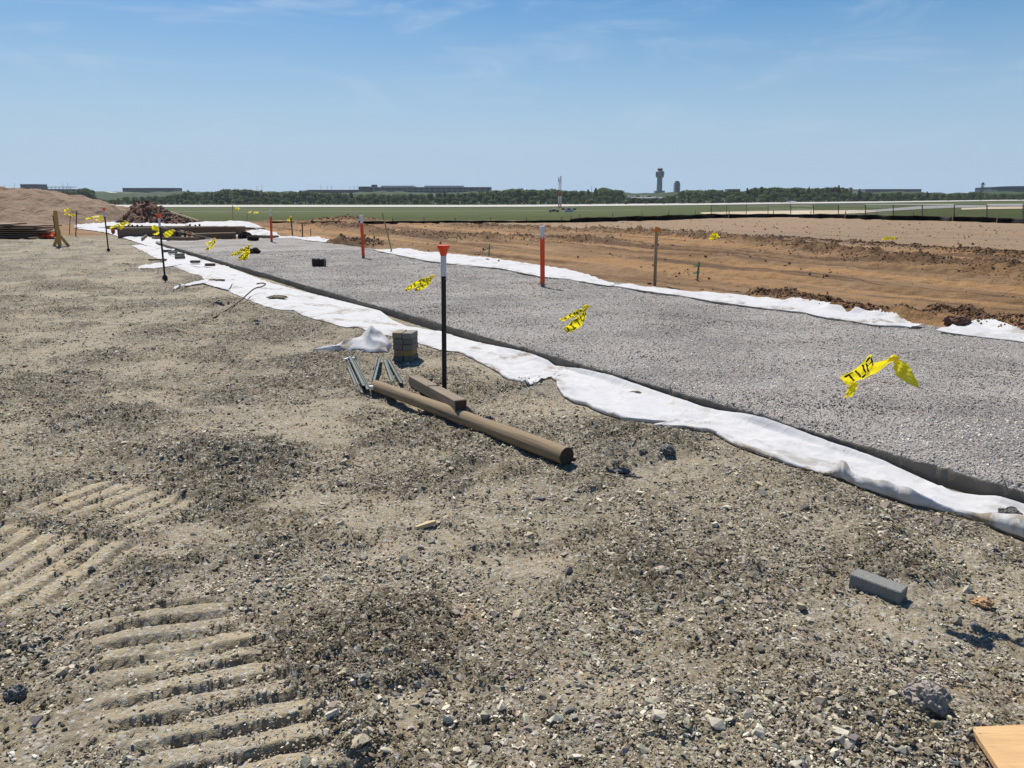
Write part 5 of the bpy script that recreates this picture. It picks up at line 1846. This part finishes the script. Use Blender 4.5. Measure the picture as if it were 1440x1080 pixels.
# skyline of the wood: pixel x, pixel y of the tree tops
SKY_X = [100, 120, 150, 170, 240, 255, 265, 275, 300, 315, 330, 345, 352, 370, 400, 430, 470, 510, 545, 600, 650, 690, 720, 760, 775, 800, 835, 845, 858, 872, 885, 905, 930, 945, 965, 985, 1000, 1025, 1035,
         1060, 1090, 1120, 1150, 1180, 1190, 1197, 1210, 1230, 1260, 1300, 1330, 1345, 1375, 1400, 1440, 1600]
SKY_Y = [272, 276, 280, 277, 274, 270, 266, 271, 268, 265.5, 265, 264.5, 266, 269, 269, 267, 271, 271, 272, 272, 270, 267, 264, 266, 263.5, 267.5, 268.5, 262, 263.5, 267, 276, 279, 277, 274, 265.5, 267, 265, 268, 269,
         263, 262, 264, 263.5, 262, 263, 270, 268, 271, 270, 269.5, 272, 271, 268.5, 272, 271, 271]
BOT = lambda px: float(np.interp(px, [0, 700, 900, 1100, 1260, 1440], [287.3, 287.5, 286.5, 284.3, 282.2, 281.0]))
GT = 'trees in the wood beyond the runway'
LABT = ['rounded dark green tree in the wood beyond the runway', 'narrow dark green conifer in the wood beyond the runway', 'low bushy tree at the front edge of the wood beyond the runway']


def where(px):
    for lim, w in ((180, 'on the far left before the green hill'), (330, 'left of the row of four round trees'), (505, 'before the dark viaduct'), (600, 'below the left half of the terminal'),
                   (720, 'below the right half of the terminal'), (790, 'just left of the antenna mast'), (880, 'between antenna mast and car lot'), (985, 'below the control tower'),
                   (1100, 'around the small tan building'), (1205, 'between tan building and pale warehouse'), (1300, 'before the pale warehouse'), (1392, 'near the radar tower'), (9999, 'before the hangar')):
        if px < lim: return w


def tree(px, D, ytop, kind, wk=1.0, zoff=-.1):
    top = at(px, ytop, D)
    x = top.x
    zb = gzz(x, D) + zoff
    h = top.z - zb
    if h < 1.0: return
    me, tm = PROTO[kind % 8]
    look = 'low bushy front tree' if wk > 1.6 else ('narrow dark conifer' if kind == 7 else ('tall green back tree' if wk == 1.0 else 'middle-row green tree'))
    r = thing('tree', Vector((x, D, zb)), look + ' of the far wood ' + where(px), 'tree', GT, (0, 0, rnd.uniform(0, 6.28)))
    w = h * rnd.uniform(.85, 1.25) * wk
    r.scale = (w, w, h)
    for nm, q in (('crown', me), ('trunk', tm)): link(nm, q, r)


px = 96.0
while px < 1500:
    yt = float(np.interp(px, SKY_X, SKY_Y)) + rnd.uniform(-.8, 2.2)
    tree(px, rnd.uniform(835, 870), yt, rnd.choice([0, 1, 2, 3, 4, 5, 6, 0, 1, 2, 7]))
    px += rnd.uniform(8.5, 12.5)
px = 92.0
while px < 1500:
    yt = float(np.interp(px, SKY_X, SKY_Y)); yb = BOT(px)
    tree(px, rnd.uniform(805, 825), yt + (yb - yt) * rnd.uniform(.28, .5), rnd.choice(range(7)), 1.15)
    px += rnd.uniform(12, 18)
px = 90.0
while px < 1500:
    yt = float(np.interp(px, SKY_X, SKY_Y)); yb = BOT(px)
    tree(px, rnd.uniform(775, 795), yt + (yb - yt) * rnd.uniform(.6, .78), rnd.choice(range(7)), 1.9)
    px += rnd.uniform(20, 32)
# trees left of the wood, on the green hill and before the far decks
for px, yt, D in ((62, 267, 860), (70, 268, 860), (78, 267.5, 860), (86, 268, 860), (94, 267.5, 860), (102, 268.5, 860), (119, 263, 840), (123, 264.5, 845), (108, 269, 860)):
    tree(px, D, yt, rnd.choice(range(7)), 1.2)
# understorey behind the first rows, one unbroken dark mass
V = []; F = []
rr_ = np.random.default_rng(77)
for k in range(9000):
    px = rr_.uniform(92, 1500); D = rr_.uniform(868, 890)
    yt = np.interp(px, SKY_X, SKY_Y) + 2.5
    x = float(at(px, yt, D).x); zt = float(at(px, yt, D).z); zb = float(base_h(x, D))
    if zt < zb + .5: continue
    p = np.array([x, D, zb + (zt - zb) * rr_.random()])
    a = rr_.normal(size=3); a /= np.linalg.norm(a); b = np.cross(a, rr_.normal(size=3)); b /= np.linalg.norm(b)
    s = 1.7; i0 = len(V)
    V += [tuple(p + a * s), tuple(p + b * s), tuple(p - a * s), tuple(p - b * s)]; F.append((i0, i0 + 1, i0 + 2, i0 + 3))
me = bpy.data.meshes.new('woodland'); me.from_pydata(V, [], F); me.materials.append(M['foliage']); me.update()
tag(link('woodland', me), 'dense dark undergrowth filling the far wood behind its front trees', 'wood', None, 'stuff')

# wooded rise behind the trees
M['wooded'] = plain('wooded_rise', (.035, .062, .026), .95, .45, .12, objv=False)
pxs = np.linspace(100, 1560, 180)
cre = np.minimum(np.interp(pxs, SKY_X, SKY_Y) + 2.0, 270.5 + 1.2 * np.sin(pxs / 23.0))
X = []; Y = []; Z = []
for p, q in zip(pxs, cre):
    rx, ry, rz = [], [], []
    for k in range(8):
        u = k / 7; D = 893 + 60 * u
        w = at(p, 289 + (q - 289) * min(1, u * 1.15), D)
        rx.append(w.x); ry.append(w.y); rz.append(w.z + .5 * math.sin(p * 1.3 + k * 2.1) + .4 * math.sin(p * .57 + k))
    X.append(rx); Y.append(ry); Z.append(rz)
grid_mesh('wooded_hill', np.array(X), np.array(Y), np.array(Z), M['wooded'])['kind'] = 'structure'

# ------------------------------------------------------------------ green hill with a road on the left
pxs = np.linspace(-500, 330, 70)
crest = np.interp(pxs, [-500, 0, 90, 130, 150, 200, 260, 330], [268, 269, 269.5, 269, 269, 270.5, 276, 284])
X = []; Y = []; Z = []
for p, q in zip(pxs, crest):
    rowx = []; rowy = []; rowz = []
    for k in range(12):
        u = k / 11; D = 900 + 330 * u
        y_ = 288.5 + (q - 288.5) * min(1, u * 1.25) ** .8
        w = at(p, y_, D); rowx.append(w.x); rowy.append(w.y); rowz.append(w.z - (.0 if u < .85 else (u - .85) * 30))
    X.append(rowx); Y.append(rowy); Z.append(rowz)
hill = grid_mesh('grass_hill', np.array(X), np.array(Y), np.array(Z), M['hill']); hill['kind'] = 'structure'


def on_hill(px, py):
    best = None
    for k in range(200):
        u = k / 199; D = 900 + 330 * u
        q = float(np.interp(px, pxs, crest)); y_ = 288.5 + (q - 288.5) * min(1, u * 1.25) ** .8
        e = abs(y_ - py)
        if best is None or e < best[0]: best = (e, D)
    p = at(px, py, best[1]); p.y -= 1.2; p.z += .5
    return p


A = [on_hill(147, 269.6), on_hill(156, 271.6), on_hill(164, 273.6), on_hill(174, 276)]
B = [on_hill(150, 269.4), on_hill(162, 270.6), on_hill(170, 272.6), on_hill(178, 275)]
X = np.array([[a.x, b.x] for a, b in zip(A, B)]); Y = np.array([[a.y, b.y] for a, b in zip(A, B)]); Z = np.array([[a.z, b.z] for a, b in zip(A, B)])
grid_mesh('hill_road', X, Y, Z, M['hill_road'])['kind'] = 'structure'

# ------------------------------------------------------------------ buildings, towers
M['b_dark'] = plain('dark_wall', (.085, .095, .105), .7, .1, .1)
M['b_grey'] = plain('grey_wall', (.20, .21, .215), .8, .08, .1)
M['b_pale'] = plain('pale_wall', (.42, .42, .41), .8, .08, .1)
M['b_tan'] = plain('tan_wall', (.36, .28, .21), .8, .08, .1)
M['b_roof'] = plain('pale_roof', (.40, .42, .43), .6, .08, .1)
M['tower_conc'] = plain('tower_concrete', (.27, .28, .28), .85, .1, .12)
t = NT('dark_glass'); t.color((.012, .018, .022)); t.rough(.12); M['glass'] = t.mat
M['red_paint'] = plain('red_paint', (.36, .05, .04), .6, .1, 1)
M['white_paint'] = plain('white_paint', (.78, .78, .77), .5, .05, 1)


def bld(name, px0, px1, ytop, D, depth, wall, label, floors=2, cat='building', zlow=None, roof='b_roof', bays=None, band='glass'):
    a = at(px0, ytop, D); b = at(px1, ytop, D)
    zb = -3.0 if zlow is None else zlow
    W = b.x - a.x; Hh = a.z - zb
    r = thing(name, Vector(((a.x + b.x) / 2, D, zb)), label, cat)
    m = MB(); m.box((0, depth / 2, Hh / 2), (W, depth, Hh), bev=.15); m.build('wall', M[wall], r)
    m = MB(); m.box((0, depth / 2, Hh + .22), (W + .8, depth + .8, .45), bev=.1); m.build('roof', M[roof], r)
    fh = 3.8
    bays = bays or max(3, int(W / 7))
    if floors:
        mw = None
        for f in range(floors):
            z = Hh - 1.0 - f * fh - fh * .35
            for k in range(bays):
                x = -W / 2 + W * (k + .5) / bays
                m = MB(); m.box((x, -.05, z), (W / bays * .80, .16, fh * .5)); m.build('window', M[band], r)
    return r, Hh


# passenger terminal with its long parking deck
T, Hh = bld('terminal_building', 518, 690, 263.4, 1250, 60, 'b_grey', 'long low terminal building rising just above the middle of the wood', 2, bays=22)
for (x0, x1, y0, lab) in ((538, 583, 261.2, 'left'), (598, 652, 261.2, 'right')):
    a = at(x0, y0, 1272); b = at(x1, y0, 1272)
    m = MB(); m.box(((a.x + b.x) / 2 - T.location.x, 22, Hh + (a.z - T.location.z - Hh) / 2), (b.x - a.x, 30, a.z - T.location.z - Hh), bev=.1); m.build('penthouse', M['b_pale'], [c for c in T.children if c.name.startswith('roof')][0])
a = at(523, 259.8, 1256); b = at(530, 259.8, 1256)
m = MB(); m.box(((a.x + b.x) / 2 - T.location.x, 6, (a.z - T.location.z) / 2), (b.x - a.x, 10, a.z - T.location.z), bev=.1); m.build('stair_tower', M['b_dark'], T)
bld('viaduct', 432, 516, 267.3, 1200, 14, 'b_dark', 'long dark elevated roadway left of the terminal building', 0, 'viaduct', roof='b_grey')
bld('parking_deck', 504, 520, 262.6, 1245, 20, 'b_dark', 'dark block at the left end of the terminal building', 1, bays=3)
bld('office_block', 28, 51, 259.3, 1300, 30, 'b_dark', 'dark square office block above the dirt mound', 2, bays=6, roof='b_dark')
# open parking deck
a = at(56, 262.6, 1290); b = at(99, 262.6, 1290); W = b.x - a.x
r = thing('parking_deck', Vector(((a.x + b.x) / 2, 1290, -3)), 'open-sided parking deck right of the dark office block', 'parking deck')
Hh = a.z + 3
m = MB(); m.box((0, 9, Hh - .4), (W, 18, .8), bev=.1); m.build('top_deck', M['b_grey'], r)
m = MB(); m.box((0, 9, (Hh - 3.6) / 2), (W, 18, Hh - 3.6), bev=.1); m.build('lower_deck', M['b_dark'], r)
for k in range(9):
    m = MB(); m.box((-W / 2 + W * k / 8 * .98 + .3, .4, Hh - 2.2), (.5, .5, 2.8)); m.build('column', M['b_grey'], r)
bld('warehouse', 172, 246, 264.6, 1400, 30, 'b_dark', 'long dark low building on the ridge left of the wood', 1, bays=16, roof='b_dark', zlow=2)
bld('tan_building', 1024, 1041, 266.4, 875, 14, 'b_tan', 'small tan building half hidden among the trees right of the towers', 2, bays=3, roof='b_tan')
bld('pale_warehouse', 1217, 1296, 266.3, 1100, 50, 'b_grey', 'long pale low warehouse rising above the trees at the right', 0, roof='b_roof')
# hangar with a slightly curved roof
a = at(1394, 263.8, 1150); b = at(1475, 263.8, 1150); W = b.x - a.x
r = thing('hangar', Vector(((a.x + b.x) / 2, 1150, -2)), 'dark blue-grey hangar with a shallow curved roof at the right edge', 'hangar')
Hh = a.z + 2
m = MB(); m.box((0, 20, Hh / 2), (W, 40, Hh), bev=.2); m.build('wall', plain('hangar_wall', (.10, .125, .165), .7, .1, .1), r)
m = MB(); n = 13
for yy in (-.6, 40.6):
    for i in range(n):
        u = i / (n - 1); m.v.append(((u - .5) * (W + 1.5), yy, Hh + .3 + 1.9 * math.sin(math.pi * u) ** .8)); 
m.f += [(i, i + 1, n + i + 1, n + i) for i in range(n - 1)] + [tuple(range(n))[::-1], tuple(range(n, 2 * n))]
m.m += [0] * len(m.f)
m.build('roof', plain('hangar_roof', (.17, .20, .25), .6, .1, .1), r)
for k in range(5):
    m = MB(); m.box((-W / 2 + W * (k + .3) / 6, -.1, Hh * .72), (W / 7.5, .3, Hh * .25)); m.build('door_panel', M['b_pale' if k == 0 else 'b_grey'], r)

# control tower
D = 1350; c0 = at(927, 270, D)
r = thing('control_tower', Vector((c0.x, D, -3)), 'tall grey airport control tower with a wide head and dark glass cab', 'control tower')
zz = lambda y: at(927, y, D).z + 3
pxm = D / (FPX * 1.0)                                   # metres per photograph pixel at that distance
m = MB(); m.box((0, 0, zz(268) / 2), (13 * pxm, 13 * pxm, zz(268)), bev=.4); m.build('base', M['tower_conc'], r)
m = MB(); m.lathe([(0, 4.1 * pxm), (zz(250.2), 3.55 * pxm)], 8); m.build('shaft', M['tower_conc'], r)
m = MB(); m.lathe([(zz(250.6), 3.6 * pxm), (zz(248.4), 5.6 * pxm), (zz(242), 5.9 * pxm), (zz(241.2), 5.7 * pxm), (zz(240.2), 3.6 * pxm)], 8); m.build('head', M['tower_conc'], r)
m = MB(); m.lathe([(zz(240.4), 2.9 * pxm), (zz(237.6), 3.7 * pxm)], 8); m.build('glass_cab', M['glass'], r)
m = MB(); m.lathe([(zz(237.6), 3.9 * pxm), (zz(237.0), 3.8 * pxm), (zz(236.6), 1 * pxm)], 8); m.build('cab_roof', M['b_dark'], r)
for k in range(4):
    a_ = k * math.pi / 2 + .4
    m = MB(); m.box((math.cos(a_) * 5.75 * pxm, math.sin(a_) * 5.75 * pxm, zz(245)), (.5, 2.4, 3), Euler((0, 0, a_)).to_matrix()); m.build('window', M['glass'], r)
m = MB(); m.tube([(0, 0, zz(237)), (0, 0, zz(233))], .15, 5); m.build('mast', M['b_dark'], r)
# old tower
D = 1300; c0 = at(951.5, 270, D)
r = thing('old_tower', Vector((c0.x, D, -3)), 'shorter old grey tower right of the control tower', 'tower')
zz = lambda y: at(951.5, y, D).z + 3; pxm = D / FPX
m = MB(); m.box((0, 0, zz(259) / 2), (7.6 * pxm, 7.6 * pxm, zz(259)), bev=.3); m.build('shaft', M['b_grey'], r)
for sx in (-1, 1):
    m = MB(); m.box((sx * 3.1 * pxm, -3.9 * pxm, zz(259) / 2), (1.1 * pxm, .4, zz(259) * .98)); m.build('pilaster', M['b_pale'], r)
m = MB(); m.lathe([(zz(259), 4.4 * pxm), (zz(257), 4.0 * pxm), (zz(256.4), 3.4 * pxm)], 8); m.build('gallery', M['b_grey'], r)
m = MB(); m.lathe([(zz(256.4), 2.5 * pxm), (zz(255.2), 3.0 * pxm)], 8); m.build('glass_cab', M['glass'], r)
m = MB(); m.lathe([(zz(255.2), 3.4 * pxm), (zz(254.7), 3.2 * pxm)], 8); m.build('cab_roof', M['b_dark'], r)
# radar tower at the right
D = 1050; c0 = at(1381, 268, D); pxm = D / FPX
r = thing('radar_tower', Vector((c0.x, D, c0.z - 6)), 'slim lattice radar tower rising above the trees at the far right', 'radar tower')
Hh = at(1381, 259, D).z - c0.z + 6
for sx in (-1, 1):
    for sy in (-1, 1):
        m = MB(); m.tube([(sx * 1.7, sy * 1.7, 0), (sx * 1.0, sy * 1.0, Hh)], .28, 5); m.build('leg', M['galv'], r)
m = MB()
for k in range(8):
    z0 = Hh * k / 8; z1 = Hh * (k + 1) / 8; a0 = 1.7 - .7 * k / 8; a1 = 1.7 - .7 * (k + 1) / 8
    for sy in (-1, 1): m.tube([(-a0, sy * a0, z0), (a1, sy * a1, z1)], .14, 4); m.tube([(a0, sy * a0, z0), (-a1, sy * a1, z1)], .14, 4)
m.build('bracing', M['galv'], r)
m = MB(); m.box((0, 0, Hh), (5.0, 5.0, .5), bev=.05); m.build('platform', M['galv'], r)
m = MB(); m.box((0, 0, Hh + .9), (3.0, .7, 2.4), bev=.1); m.build('antenna', M['b_dark'], r)

# red and white lattice mast, checkered shelter, truck, on the grass
g = on(787, 292.5); D = g.y; pxm = D / FPX
r = thing('antenna_mast', g, 'slim red and white antenna mast standing before the wood', 'antenna mast')
zt = lambda y: at(787, y, D).z - g.z
lev = [292.5, 286, 276, 267, 258, 252.5]
for i in range(5):
    m = MB(); z0, z1 = zt(lev[i]), zt(lev[i + 1]); w = 2.0 * pxm * (1 - .08 * i)
    for sx in (-1, 1):
        for sy in (-1, 1): m.tube([(sx * w, sy * w, z0), (sx * w, sy * w, z1)], .16, 5)
    nb = 4
    for k in range(nb):
        za, zb_ = z0 + (z1 - z0) * k / nb, z0 + (z1 - z0) * (k + 1) / nb
        for sy in (-1, 1): m.tube([(-w, sy * w, za), (w, sy * w, zb_)], .10, 4); m.tube([(w, sy * w, za), (-w, sy * w, zb_)], .10, 4)
        for sx in (-1, 1): m.tube([(sx * w, -w, za), (sx * w, w, zb_)], .10, 4)
    m.build('mast_section', M['red_paint'] if i in (0, 2) else M['white_paint'], r)
m = MB(); m.box((-.3, 0, zt(254.6)), (5 * pxm, 1.2, .3)); m.build('platform', M['galv'], r)
for dx, y0 in ((-1.6, 249.5), (1.1, 247.5)):
    m = MB(); m.tube([(dx * pxm, 0, zt(255)), (dx * pxm, 0, zt(y0))], .35, 7); m.build('antenna', M['galv'], r)
g = on(800, 298.5); D = g.y; pxm = D / FPX
r = thing('equipment_shelter', g, 'low equipment shelter with a red and white checkered front at the foot of the mast', 'shelter')
m = MB(); m.box((0, 1.2, .55), (11.5 * pxm * 1.1, 2.2, 1.1), bev=.03); m.build('body', M['white_paint'], r)
W = 20 * pxm
for k in range(5):
    m = MB(); m.box((-W / 2 + W * (k + .5) / 5, 0, 1.1 + .45), (W / 5 - .01, .25, .9)); m.build('panel', M['red_paint'] if k % 2 == 0 else M['white_paint'], r)
for sx in (-.8, .8):
    m = MB(); m.tube([(sx, 0, 0), (sx, 0, 1.1)], .06, 6); m.build('leg', M['galv'], r)
g = on(779, 298.6); D = g.y; pxm = D / FPX
M['truck'] = plain('dark_truck_paint', (.035, .04, .05), .35, .1, 3)
r = thing('pickup_truck', g, 'dark pickup truck parked on the grass left of the checkered shelter', 'truck', None, (0, 0, math.pi))
m = MB()
prof = [(-2.6, .45), (2.6, .45), (2.65, .95), (2.5, 1.08), (1.2, 1.12), (-2.6, 1.12)]
nn = len(prof)
m.add([(x, -.9, z) for x, z in prof] + [(x, .9, z) for x, z in prof], [tuple(range(nn)), tuple(range(nn, 2 * nn))[::-1]] + [(i, (i + 1) % nn, nn + (i + 1) % nn, nn + i) for i in range(nn)])
m.build('body', M['truck'], r)
m = MB(); prof = [(-.5, 1.1), (1.2, 1.1), (.7, 1.72), (-.35, 1.76)]
m.add([(x, -.8, z) for x, z in prof] + [(x, .8, z) for x, z in prof], [(0, 1, 2, 3), (7, 6, 5, 4), (0, 1, 5, 4), (1, 2, 6, 5), (2, 3, 7, 6), (3, 0, 4, 7)])
m.build('cab', M['white_paint'], r)
m = MB(); m.add([(1.14, -.72, 1.2), (1.14, .72, 1.2), (.76, .66, 1.66), (.76, -.66, 1.66)], [(0, 1, 2, 3)]); m.box((.3, -.81, 1.4), (.8, .02, .38)); m.box((.3, .81, 1.4), (.8, .02, .38)); m.build('window', M['glass'], r)
for sx in (-1.65, 1.7):
    for sy in (-.85, .85):
        m = MB(); m.tube([(sx, sy - .12, .38), (sx, sy + .12, .38)], .38, 14); wh = m.build('wheel', M['black'], r)
        m = MB(); m.tube([(sx, sy * 1.145, .38), (sx, sy * 1.16, .38)], .2, 10); m.build('rim', M['galv'], wh)
for sy in (-.65, .65):
    m = MB(); m.box((2.6, sy, .85), (.08, .3, .16)); m.build('headlight', M['white_paint'], r)

# small white jet on the runway
g = gp(1113, 285.6, .4); D = g.y; pxm = D / FPX
r = thing('jet_airplane', g, 'small white jet airplane with a dark tail on the far runway', 'airplane', None, (0, 0, .25))
Lj = 17 * pxm; rj = Lj * .055
m = MB(); m.tube([(Lj * (u - .5), 0, rj * 1.9 + (rj * .5 * max(0, .3 - u))) for u in (0, .1, .25, .5, .75, .9, 1)], [rj * .15, rj * .6, rj, rj, rj, rj * .6, rj * .1], 12); m.build('fuselage', M['white_paint'], r, True)
for sy in (-1, 1):
    m = MB(); m.add([(Lj * .1, sy * rj, rj * 1.6), (-Lj * .08, sy * rj, rj * 1.6), (-Lj * .16, sy * Lj * .45, rj * 2.0), (-Lj * .08, sy * Lj * .45, rj * 2.0),
                     (Lj * .1, sy * rj, rj * 1.4), (-Lj * .08, sy * rj, rj * 1.4), (-Lj * .16, sy * Lj * .45, rj * 1.9), (-Lj * .08, sy * Lj * .45, rj * 1.9)],
                    [(0, 1, 2, 3), (7, 6, 5, 4), (0, 1, 5, 4), (1, 2, 6, 5), (2, 3, 7, 6), (3, 0, 4, 7)]); m.build('wing', M['white_paint'], r)
    m = MB(); m.tube([(-Lj * .22, sy * rj * 1.5, rj * 2.4), (-Lj * .36, sy * rj * 1.5, rj * 2.4)], rj * .5, 10); m.build('engine', M['b_grey'], r)
m = MB(); m.box((-Lj * .45, 0, rj * 4.2), (Lj * .14, rj * .2, rj * 3.8), Euler((0, -.5, 0)).to_matrix()); m.build('tail_fin', plain('tail_blue', (.05, .08, .2), .5), r)
m = MB(); m.box((-Lj * .50, 0, rj * 5.9), (Lj * .09, Lj * .3, rj * .2)); m.build('tailplane', M['white_paint'], r)
for sx in (-.05, .38):
    m = MB(); m.tube([(Lj * sx, 0, 0), (Lj * sx, 0, rj * 1.5)], rj * .12, 6); m.build('landing_gear', M['b_dark'], r)

# cars in the far lot below the control tower
car_cols = [M['white_paint'], plain('silver_paint', (.5, .5, .5), .35), plain('dark_car', (.05, .05, .06), .35)]
cpro = None
lotD = 880
names = ['white', 'silver', 'dark']
for i, px in enumerate((885.5, 889, 892.5, 897, 901.5, 905, 909, 913, 919, 923.5)):
    ci = [0, 1, 0, 2, 0, 1, 0, 2, 0, 0][i]
    yb_ = 277.2 + (1.3 if px > 917 else 0)
    p = at(px, yb_, lotD - (8 if px > 917 else 0))
    r = thing('parked_car', p, 'tiny ' + names[ci] + ' parked car in the far lot, number %s from the left' % ['one', 'two', 'three', 'four', 'five', 'six', 'seven', 'eight', 'nine', 'ten'][i], 'car', 'cars parked in the far lot', (0, 0, math.pi / 2 + rnd.uniform(-.3, .3) if i % 3 else 0.2))
    m = MB(); prof = [(-2.2, .3), (2.2, .3), (2.25, .75), (1.3, .9), (-2.2, .95)]; nn = 5
    m.add([(x, -.88, z) for x, z in prof] + [(x, .88, z) for x, z in prof], [tuple(range(nn)), tuple(range(nn, 2 * nn))[::-1]] + [(k, (k + 1) % nn, nn + (k + 1) % nn, nn + k) for k in range(nn)])
    m.build('body', car_cols[ci], r)
    m = MB(); prof = [(-2.0, .93), (1.25, .9), (.5, 1.45), (-1.5, 1.45)]
    m.add([(x, -.78, z) for x, z in prof] + [(x, .78, z) for x, z in prof], [(0, 1, 2, 3), (7, 6, 5, 4), (0, 1, 5, 4), (1, 2, 6, 5), (2, 3, 7, 6), (3, 0, 4, 7)]); m.build('cabin', car_cols[ci], r)
    for sx in (-1.35, 1.4):
        m = MB(); m.tube([(sx, -.9, .32), (sx, .9, .32)], .32, 10); m.build('wheel_pair', M['black'], r)
pa = [at(880, 278.6, 862), at(932, 278.6, 862), at(932, 275.8, 905), at(880, 275.8, 905)]
lot_z = min(p.z for p in pa)
m = MB(); m.add([(p.x, p.y, at(905, 277.4, 880).z - .35 + (p.y - 880) * .02) for p in pa], [(0, 1, 2, 3)])
m.build('parking_lot', M['asphalt'])['kind'] = 'structure'

# lamp posts and thin masts along the skyline
for i, (px, yt, D) in enumerate(((20, 258, 1280), (6, 260, 1280), (361, 262, 1150), (368, 260, 1150), (451, 260, 1190), (460, 262, 1190), (466, 261, 1190), (492, 262, 1190), (498, 262, 1190), (502, 261, 1190), (88, 258, 1280), (95, 257, 1280), (832, 262, 1000))):
    tp = at(px, yt, D)
    r = thing('light_pole', Vector((tp.x, D, -2)), 'thin light pole on the skyline ' + ['left of the dark office block', 'at the left edge above the dirt mound', 'left one of two before the viaduct', 'right one of two before the viaduct', 'first above the viaduct', 'second above the viaduct', 'third above the viaduct', 'fourth above the viaduct', 'fifth above the viaduct', 'sixth above the viaduct', 'above the right part of the open deck', 'at the right end of the open deck', 'right of the antenna mast'][i], 'light pole', 'light poles on the skyline')
    m = MB(); m.tube([(0, 0, 0), (0, 0, tp.z + 2)], .2, 5); m.build('pole', M['galv'], r)
    m = MB(); m.box((0, 0, tp.z + 2), (1.6, .3, .2)); m.build('lamp_head', M['galv'], r)
# low markers on the field
for px, py, lab in ((640.5, 292.5, 'small dark runway marker post in front of the wood, left of centre'), (1202, 287, 'small dark runway marker box near the pale warehouse')):
    g = gp(px, py); r = thing('runway_marker', g, lab, 'runway marker')
    m = MB(); m.box((0, 0, .45), (.5, .3, .9), bev=.05); m.build('box', M['b_dark'], r)
    m = MB(); m.box((0, 0, .05), (.8, .6, .1)); m.build('plinth', M['b_grey'], r)

# ------------------------------------------------------------------ summer haze
HAZE = 0.00007
hm = bpy.data.materials.new('haze_air'); hm.use_nodes = True
hn = hm.node_tree; hn.nodes.clear()
pv_ = hn.nodes.new('ShaderNodeVolumePrincipled'); pv_.inputs['Density'].default_value = HAZE
pv_.inputs['Color'].default_value = (.80, .88, 1.0, 1); pv_.inputs['Anisotropy'].default_value = .25
ho = hn.nodes.new('ShaderNodeOutputMaterial'); hn.links.new(pv_.outputs['Volume'], ho.inputs['Volume'])
m = MB(); m.box((0, 0, 27), (5000, 5000, 76))
hz_ = m.build('haze', hm); tag(hz_, 'thin pale blue summer haze over the whole airfield', 'haze', None, 'stuff')

for sc_ in (SC,):
    sc_.cycles.use_denoising = True
    sc_.cycles.max_bounces = 6
